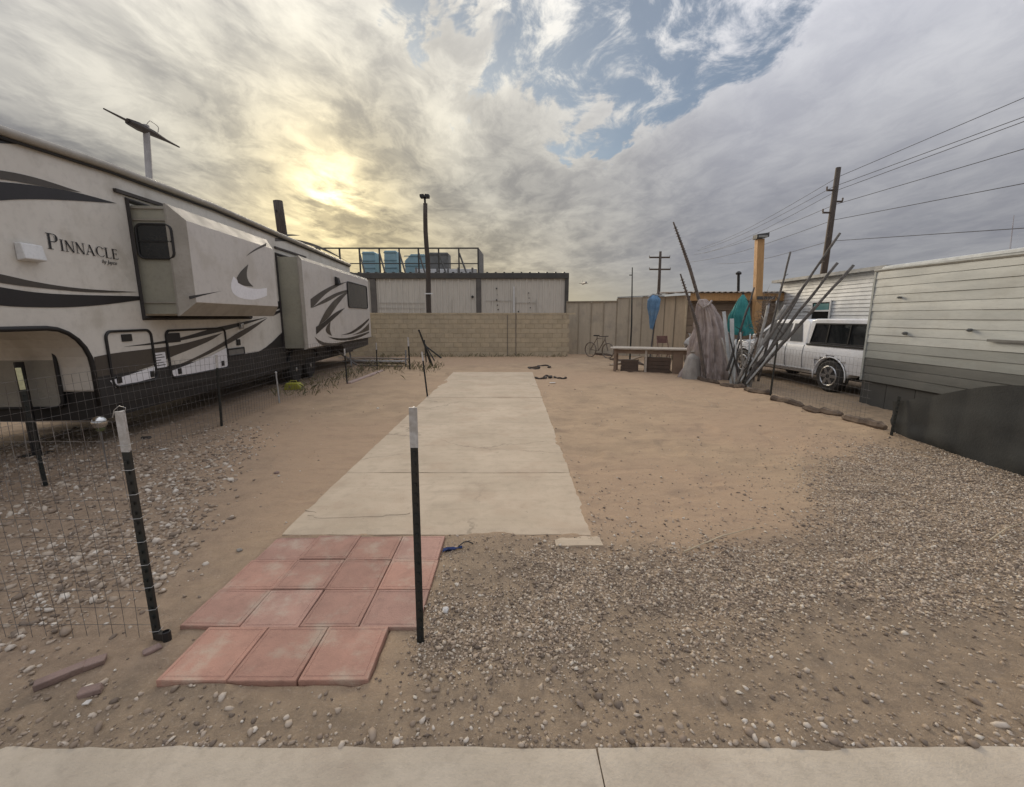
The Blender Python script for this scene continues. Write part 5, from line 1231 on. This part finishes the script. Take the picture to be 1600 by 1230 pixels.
    for c in (0, WB):
        for s in (-1, 1):
            cc = (c, s * .80, RW); mb = N(); prof = [(.23, -.12), (.33, -.12), (.375, -.085), (.375, .085), (.33, .12), (.23, .12)]
            mb.lathe(cc, prof, 24, 'y'); wh = part('wheel', mb, rubber)
            for k in range(24):
                a = 2 * math.pi * k / 24; mb2 = None
            mb = N(); mb.lathe((c, s * .905, RW), [(.235, 0), (.225, .02 * s), (.20, -.03 * s), (.06, -.02 * s), (.05, .012 * s)], 20, 'y'); rim = part('rim', mb, pmat('rim_dark', (.12, .12, .12), None, 4, .4, metal=.6), wh)
            for k in range(6):
                a = 2 * math.pi * k / 6; mb = N(); mb.bar((c + .05 * math.cos(a), s * .915, RW + .05 * math.sin(a)), (c + .225 * math.cos(a), s * .915, RW + .225 * math.sin(a)), .07, .03, up=(0, 1, 0)); part('spoke', mb, chrome, rim)
            mb = N(); mb.path([(c + .225 * math.cos(2 * math.pi * k / 20), s * .915, RW + .225 * math.sin(2 * math.pi * k / 20)) for k in range(20)], .018, 5, closed=True); part('rim_edge', mb, chrome, rim)
    mb = N(); mb.box(-.9, 3.6, -.6, .6, .30, .42); part('chassis', mb, black, body)
    mb = N(); mb.bar((-.3, .0, .62), (.0, .0, .62), .1, .1); part('axle', mb, black, body)
make_truck()

# ------------------------------------------------------------------ white trailer, white house, fence with added dark cloth
def make_right():
    XS = 7.15; y0, y1, z0, z1 = -1.5, 8.78, .48, 2.62
    T = thing('travel_trailer', 'long pale travel trailer with ribbed metal siding and dark skirting', 'trailer', (8.4, 4, 0))
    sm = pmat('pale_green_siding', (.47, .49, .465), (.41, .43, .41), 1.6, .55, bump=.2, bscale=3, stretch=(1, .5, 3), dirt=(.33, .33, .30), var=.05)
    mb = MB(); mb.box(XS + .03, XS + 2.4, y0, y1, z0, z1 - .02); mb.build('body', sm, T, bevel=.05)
    mid_ = pmat('grey_shade_siding', (.27, .285, .27), (.23, .245, .23), 1.6, .55, bump=.2, bscale=3, stretch=(1, .5, 3), dirt=(.22, .22, .20), var=.04)  # siding colours step darker downwards, shade put into the lower strips
    low_ = pmat('charcoal_shade_siding', (.095, .10, .095), (.075, .08, .075), 1.6, .6, bump=.2, bscale=3, stretch=(1, .5, 3), dirt=(.12, .115, .105), var=.06)
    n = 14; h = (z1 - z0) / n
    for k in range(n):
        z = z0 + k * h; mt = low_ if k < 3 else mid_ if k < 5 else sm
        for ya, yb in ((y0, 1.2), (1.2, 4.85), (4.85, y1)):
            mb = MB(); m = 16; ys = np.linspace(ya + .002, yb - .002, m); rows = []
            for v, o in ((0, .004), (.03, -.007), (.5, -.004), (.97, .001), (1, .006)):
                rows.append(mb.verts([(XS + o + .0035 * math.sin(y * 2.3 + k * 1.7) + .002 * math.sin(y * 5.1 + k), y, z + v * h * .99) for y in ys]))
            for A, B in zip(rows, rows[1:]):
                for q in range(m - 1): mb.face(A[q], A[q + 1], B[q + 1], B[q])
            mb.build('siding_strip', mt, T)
    for ys_ in (1.2, 4.85, y1 - .03):
        mb = MB(); mb.box(XS - .016, XS + .01, ys_ - .022, ys_ + .022, z0, z1); mb.build('seam_strip', pmat('seam_grey', (.36, .38, .36)), T)
    mb = MB(); mb.path([(XS + .0, y, z1 + .015 * math.sin(y * .9)) for y in np.linspace(y0, y1, 20)], .028, 6); mb.build('roof_trim', pmat('grey_trim', (.33, .33, .30)), T)
    mb = MB(); mb.box(XS + .05, XS + 2.35, y0, y1 - .05, z1 - .02, z1 + .10); mb.build('roof', pmat('roof_white', (.5, .51, .49)), T, bevel=.06)
    sk = pmat('dark_skirting', (.045, .045, .043), (.06, .06, .056), 3, .8, var=.15)
    y = y1
    while y > y0:
        mb = MB(); mb.box(XS + .04, XS + .07, y - .6, y - .01, -.05, z0 + .01); mb.build('skirting_panel', sk, T); y -= .6
    fit = pmat('fitting_grey', (.16, .16, .15))
    for px, py, w in ((1406, 465, .022), (1414, 521, .03), (1515, 516, .026)):
        d = ray(px, py); p = Vector((0, 0, CAM_H)) + d * ((XS - .03) / d.x); mb = MB(); mb.lathe(p, [(w, .02), (w, -.02), (w * .5, -.05)], 8, 'x'); mb.build('wall_fitting', fit, T)
    d = ray(1585, 534); p = Vector((0, 0, CAM_H)) + d * ((XS - .04) / d.x); mb = MB(); mb.bar(p + Vector((0, .35, 0)), p - Vector((0, .25, 0)), .03, .035); mb.build('grab_rail', fit, T)
    # white lap-sided house
    HX = 10.3; a0, a1, zt = 12.2, 17.0, 3.02
    H = thing('lap_sided_house', 'white lap-sided house with a teal-shaded window behind the pickup', 'house', (12, 14.5, 0))
    wm = pmat('white_lap_board', (.66, .67, .66), (.60, .61, .60), 2, .6, var=.05, dirt=(.48, .48, .46))
    mb = MB(); mb.box(HX + .03, HX + 5, a0, a1, 0, zt - .03); mb.build('wall_core', wm, H)
    k = 0; z = .3
    while z < zt - .05:
        mb = MB(); mb.prism([(HX - .022, a0, z), (HX + .03, a0, z), (HX + .03, a0, z + .112), (HX + .002, a0, z + .112)], (0, a1 - a0, 0)); mb.build('lap_board', wm, H); z += .115
    mb = MB(); mb.box(HX - .25, HX + 5.2, a0 - .2, a1 + .2, zt, zt + .10); mb.build('roof', pmat('roof_grey', (.30, .30, .29)), H)
    mb = MB(); mb.box(HX - .035, HX + .05, a0 - .03, a0 + .10, 0, zt); mb.build('corner_board', white, H)
    def hp(px, py): d = ray(px, py); return Vector((0, 0, CAM_H)) + d * ((HX - .04) / d.x)
    p, q = hp(1268, 499), hp(1298, 472); ya, yb = q.y, p.y
    mb = MB(); mb.box(HX - .045, HX - .02, ya, yb, p.z, q.z); W = mb.build('window', glassdark, H)
    mb = MB(); mb.box(HX - .052, HX - .046, ya + .05, yb - .05, (p.z + q.z) / 2 + .03, q.z - .04); mb.build('shade', pmat('teal_shade', (.04, .19, .20), (.035, .16, .17), 3, .5), W)
    mb = MB(); zz = (p.z + q.z) / 2
    for u, v, c, e in ((ya - .05, yb + .05, q.z, q.z + .06), (ya - .05, yb + .05, p.z - .06, p.z), (ya - .05, ya, p.z, q.z), (yb, yb + .05, p.z, q.z), (ya, yb, zz - .02, zz + .03)): mb.box(HX - .07, HX - .03, u, v, c, e)
    mb.build('window_frame', white, W)
    # low flat building seen over the pickup bonnet
    L = thing('low_outbuilding', 'low pale outbuilding seen past the heap above the pickup bonnet', 'building', (12.8, 20.5, 0))
    om = pmat('pale_outbuilding', (.46, .46, .42), (.40, .40, .37), 2, .7)
    mb = MB(); mb.box(11.6, 16.2, 19.6, 23, 0, 2.15); mb.build('wall', om, L)
    mb = MB(); mb.box(11.4, 16.4, 19.4, 23.2, 2.15, 2.32); mb.build('roof', pmat('roof_pale', (.45, .47, .48)), L, bevel=.03)
    mb = MB(); mb.box(12.0, 13.2, 19.56, 19.6, 1.3, 1.75); mb.build('window', glassdark, L)
    # wire fence along the side, its near-end cloth added to stand for shade
    F = thing('wire_fence', 'wire fence along the side with dark cloth added as shade by the pale trailer', 'fence', (5.65, 6.5, 0))
    for y, h, tp in ((12.6, 1.15, 0), (9.15, 1.22, 0), (6.1, .62, .0), (3.4, 1.05, 0)):
        x = 5.55 + .02 * math.sin(y * 3); tpost((x, y, float(height(x, y))), (x + .03, y, h), F, face=(-1, -.3, 0), tip=tp)
    wire_mesh(F, [(5.57, 12.6), (5.57, 9.1), (5.57, 6.6)], .0, 1.1, .09, .12, r=.0015)
    cloth = pmat('added_cloth_charcoal', (.035, .037, .036), (.05, .052, .05), 5, .95, bump=.3)
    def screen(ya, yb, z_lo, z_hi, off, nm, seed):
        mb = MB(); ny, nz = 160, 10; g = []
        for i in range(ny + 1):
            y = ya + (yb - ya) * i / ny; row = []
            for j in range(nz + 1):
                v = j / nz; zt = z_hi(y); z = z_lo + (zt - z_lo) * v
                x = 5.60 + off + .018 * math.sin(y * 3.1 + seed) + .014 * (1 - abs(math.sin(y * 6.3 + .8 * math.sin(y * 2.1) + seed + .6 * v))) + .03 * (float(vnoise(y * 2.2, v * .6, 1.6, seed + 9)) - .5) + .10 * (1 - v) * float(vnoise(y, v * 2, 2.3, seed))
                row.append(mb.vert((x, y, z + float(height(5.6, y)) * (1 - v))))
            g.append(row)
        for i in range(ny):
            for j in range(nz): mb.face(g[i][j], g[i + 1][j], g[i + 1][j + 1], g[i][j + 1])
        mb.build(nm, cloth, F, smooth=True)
    screen(1.0, 6.25, -.02, lambda y: .98 - .45 * max(0, min(1, (y - 4.6) / 1.6)) ** 1.5 + .03 * math.sin(y * 3), 0, 'added_dark_cloth', 2)
    screen(1.0, 5.6, -.02, lambda y: .58 - .25 * max(0, min(1, (y - 4.2) / 1.4)) + .04 * math.sin(y * 4.1), .05, 'added_dark_fold', 5)
make_right()

# ------------------------------------------------------------------ small things lying about
def make_litter():
    # coils of black hose on the dirt
    hm = pmat('black_hose', (.035, .026, .02), (.06, .045, .035), 8, .7)
    for i, (px, py, r, a0, a1, l) in enumerate(((835, 576, .20, 20, 330, 'left coil of dark hose in the far row on the dirt'), (850, 574, .22, -60, 200, 'open loop of dark hose in the far row on the dirt'), (834.5, 590, .17, -120, 200, 'closed ring of dark hose in the near row on the dirt'), (844.5, 591, .15, 190, 400, 'half ring of dark hose next to the closed ring'), (855, 590, .12, -80, 120, 'short curl of dark hose in the near row'), (876, 590, .18, 180, 330, 'faint curved scrap of hose farthest along the near row'))):
        c = gp(px, py); mb = MB(); n = 18; z = float(height(c.x, c.y)) + .02
        mb.path([(c.x + r * math.cos(R(a0 + (a1 - a0) * k / n)) * (1 + .1 * math.sin(k)), c.y + 1.5 * r * math.sin(R(a0 + (a1 - a0) * k / n)), z + .012 * math.sin(k * .9)) for k in range(n + 1)], .028, 6)
        tag(mb.build('hose_scrap', hm, smooth=True), l, 'hose', 'scraps of dark hose on the dirt')
    def rock(px, py, s, mat, name, label, cat, flat=.6, seed=0, z=0):
        import bmesh
        c = gp(px, py); bm = bmesh.new(); bmesh.ops.create_icosphere(bm, subdivisions=2, radius=1); rnd = random.Random(seed + 3)
        ax = [Vector((rnd.gauss(0, 1), rnd.gauss(0, 1), rnd.gauss(0, 1))).normalized() for _ in range(7)]
        for v in bm.verts:
            d = v.co.normalized(); m_ = min(min(.75 / max(.05, d.dot(a)) for a in ax), 1.1); v.co = Vector((d.x * s * m_ * 1.2, d.y * s * m_, d.z * s * m_ * flat))
        me = bpy.data.meshes.new(name); bm.to_mesh(me); bm.free(); me.materials.append(mat)
        o = link(name, me); o.location = (c.x, c.y, float(height(c.x, c.y)) + s * flat * .4); o.rotation_euler = (0, 0, rnd.uniform(0, 3)); return tag(o, label, cat)
    wr = pmat('white_rock', (.62, .60, .57), (.50, .47, .43), 20, .85, bump=.3); br = pmat('brick_lump', (.26, .18, .15), (.21, .15, .125), 15, .9, bump=.5)
    rock(696, 956, .022, wr, 'white_rock', 'small white rock in the gravel right of the black gate post', 'rock', .8, 1)
    rock(432, 740, .03, br, 'dirt_clod', 'small dark clod on the dirt left of the concrete slab', 'clod', .6, 2)
    rock(374, 860, .022, pmat('grey_rock', (.3, .27, .23), None, 20, .9), 'grey_rock', 'grey pebble at the far corner of the red pavers', 'rock', .7, 3)
    # broken bricks
    bm_ = pmat('dusty_brick', (.27, .185, .155), (.22, .155, .13), 14, .92, bump=.6, bscale=60, dirt=(.25, .2, .16))
    for px, py, L, W_, H, a, l in ((95, 1062, .17, .055, .04, 38, 'largest broken brick lying among the stones'), (150, 1042, .08, .06, .035, 30, 'small broken brick above the largest one'), (143, 1085, .08, .055, .03, 25, 'small brick piece between the pavers and the largest brick'), (238, 1020, .075, .05, .02, 50, 'flat grey brick chip at the foot of the corner post')):
        c = gp(px, py); z = float(height(c.x, c.y)); mb = MB(); d = Vector((math.cos(R(a)), math.sin(R(a)), 0)); mb.bar(c - d * L / 2 + Vector((0, 0, z + H * .35)), c + d * L / 2 + Vector((0, 0, z + H * .45)), W_, H)
        for i, v in enumerate(mb.v): mb.v[i] = (v[0] + random.uniform(-.008, .008), v[1] + random.uniform(-.008, .008), v[2] + random.uniform(-.004, .004))
        tag(mb.build('broken_brick', bm_, bevel=.006), l, 'brick', 'broken bricks among the stones')
    # blue rag with a cord
    c = gp(703, 862); G = thing('blue_rag', 'scrap of blue cloth with a dark cord beside the red pavers', 'rag', c); rm = pmat('blue_rag', (.03, .05, .16), (.02, .035, .10), 20, .85)
    mb = MB(); n = 10; rows = []
    for i in range(n + 1):
        u = i / n; rows.append([mb.vert((c.x - .05 + .14 * u, c.y - .022 + .05 * u + .04 * (v - .5) * (1 - .5 * u), .012 + .016 * abs(math.sin(5 * u + 4 * v)) + .008 * math.sin(9 * v + 3 * u))) for v in np.linspace(0, 1, 7)])
    for A, B in zip(rows, rows[1:]):
        for j in range(6): mb.face(A[j], A[j + 1], B[j + 1], B[j])
    mb.build('cloth', rm, G, smooth=True, solid=.004)
    mb = MB(); mb.path([c + Vector(q) for q in ((.06, .02, .03), (.10, .05, .05), (.13, .08, .04), (.17, .08, .02))], .005, 5); mb.build('cord', black, G)
    # pale scraps and sticks
    sm_ = pmat('pale_scrap', (.60, .57, .52), (.5, .47, .42), 9, .85)
    for px, py, w, l in ((255, 705, .05, 'pale paper scrap behind the corner post'), (137, 1105, .018, 'tiny white chip between the bricks and pavement'), (863, 600, .09, 'pale paper scrap lying by the hose on the dirt')):
        c = gp(px, py); z = float(height(c.x, c.y)) + .008; mb = MB(); mb.prism([(c.x - w, c.y - w * .4, z), (c.x + w * .8, c.y - w * .5, z + .006), (c.x + w, c.y + w * .5, z + .012), (c.x - w * .6, c.y + w * .6, z + .005)], (0, 0, .005)); tag(mb.build('paper_scrap', sm_), l, 'scrap')
    for i, (a, b, l) in enumerate((((1068, 868), (1180, 830), 'long dry stalk lying on the gravel edge left of the gravel mound'), ((1545, 850), (1600, 822), 'dry stalk lying on the gravel at the far side'))):
        p, q = gp(*a), gp(*b); mb = MB(); mb.path([p + Vector((0, 0, .03)), p.lerp(q, .5) + Vector((.01, .02, .045)), q + Vector((0, 0, .035))], [.006, .005, .003], 5); tag(mb.build('dry_stalk', pmat('dry_stalk', (.46, .38, .26))), l, 'stalk')
    c = gp(228, 688); mb = MB(); mb.bar(c + Vector((-.06, 0, .03)), c + Vector((.06, .02, .03)), .05, .05); tag(mb.build('dark_clod', pmat('dark_clod', (.05, .042, .036)), bevel=.012), 'small dark lump on the soil behind the corner post', 'clod')
    em = pmat('ridge_shadow_brown', (.12, .085, .06), (.07, .05, .037), 5, .92, bump=.8, bscale=25, stretch=(1, 1, 3), dirt=(.30, .22, .15)); rnd = random.Random(8)  # dark timbers added to stand for the black shadow under the dirt ridge
    spots = [((1085, 592), (1120, 600), 'dark timber added as ridge shadow just past the draped blanket'), ((1128, 603), (1160, 609), 'dark timber added as ridge shadow at the foot of the pole heap'), ((1166, 614), (1200, 622), 'dark timber added as ridge shadow before the pickup front door'), ((1208, 627), (1250, 637), 'dark timber added as ridge shadow before the pickup rear wheel'), ((1262, 642), (1310, 652), 'dark timber added as ridge shadow behind the pickup tail'), ((1322, 660), (1375, 676), 'dark timber added as ridge shadow nearest the added cloth'), ((905, 552), (950, 556), 'dark timber added at the foot of the panel fence'), ((958, 563), (1000, 570), 'dark timber added before the plank table')]
    for a, b, l in spots:
        p, q = gp(*a), gp(*b); p, q = p.lerp(q, -.12), p.lerp(q, 1.12); n = 9; pts = []
        for k in range(n):
            c = p.lerp(q, k / (n - 1)); pts.append(Vector((c.x + rnd.uniform(-.02, .02), c.y + rnd.uniform(-.02, .02), float(height(c.x, c.y)) + .025 + rnd.uniform(-.012, .012))))
        mb = MB(); mb.path(pts, [.075 * rnd.uniform(.85, 1.1) * (.45 if k_ in (0, n - 1) else 1) for k_ in range(n)], 7); tag(mb.build('added_dark_timber', em), l, 'timber', 'timbers added as shadow along the lot edge')
    # sparse dry weeds under the camper and along the far wall
    rnd = random.Random(2); mb = MB()
    for k in range(900):
        if k < 420: x, y = rnd.gauss(-5.0, .35), rnd.uniform(9.5, 17)
        elif k < 640: x, y = rnd.uniform(-4.6, -2.4), rnd.gauss(14.6, .7)
        else: x, y = rnd.uniform(-6, 2.4), 19.15 - abs(rnd.gauss(0, .18))
        z = float(height(x, y)); h = rnd.uniform(.05, .2); dx, dy = rnd.gauss(0, .06), rnd.gauss(0, .06); w = .008
        a = mb.verts([(x - w, y, z - .01), (x + w, y, z - .01), (x + dx * .6, y + dy * .6, z + h * .7), (x + dx * 1.4, y + dy * 1.4, z + h)]); mb.face(a[0], a[1], a[2]); mb.face(a[1], a[3], a[2])
    tag(mb.build('weeds', pmat('dry_weed', (.13, .125, .06), (.22, .18, .10), 2, .9)), 'sparse dry weeds along the camper and foot of the wall', 'weeds', kind='stuff')
make_litter()
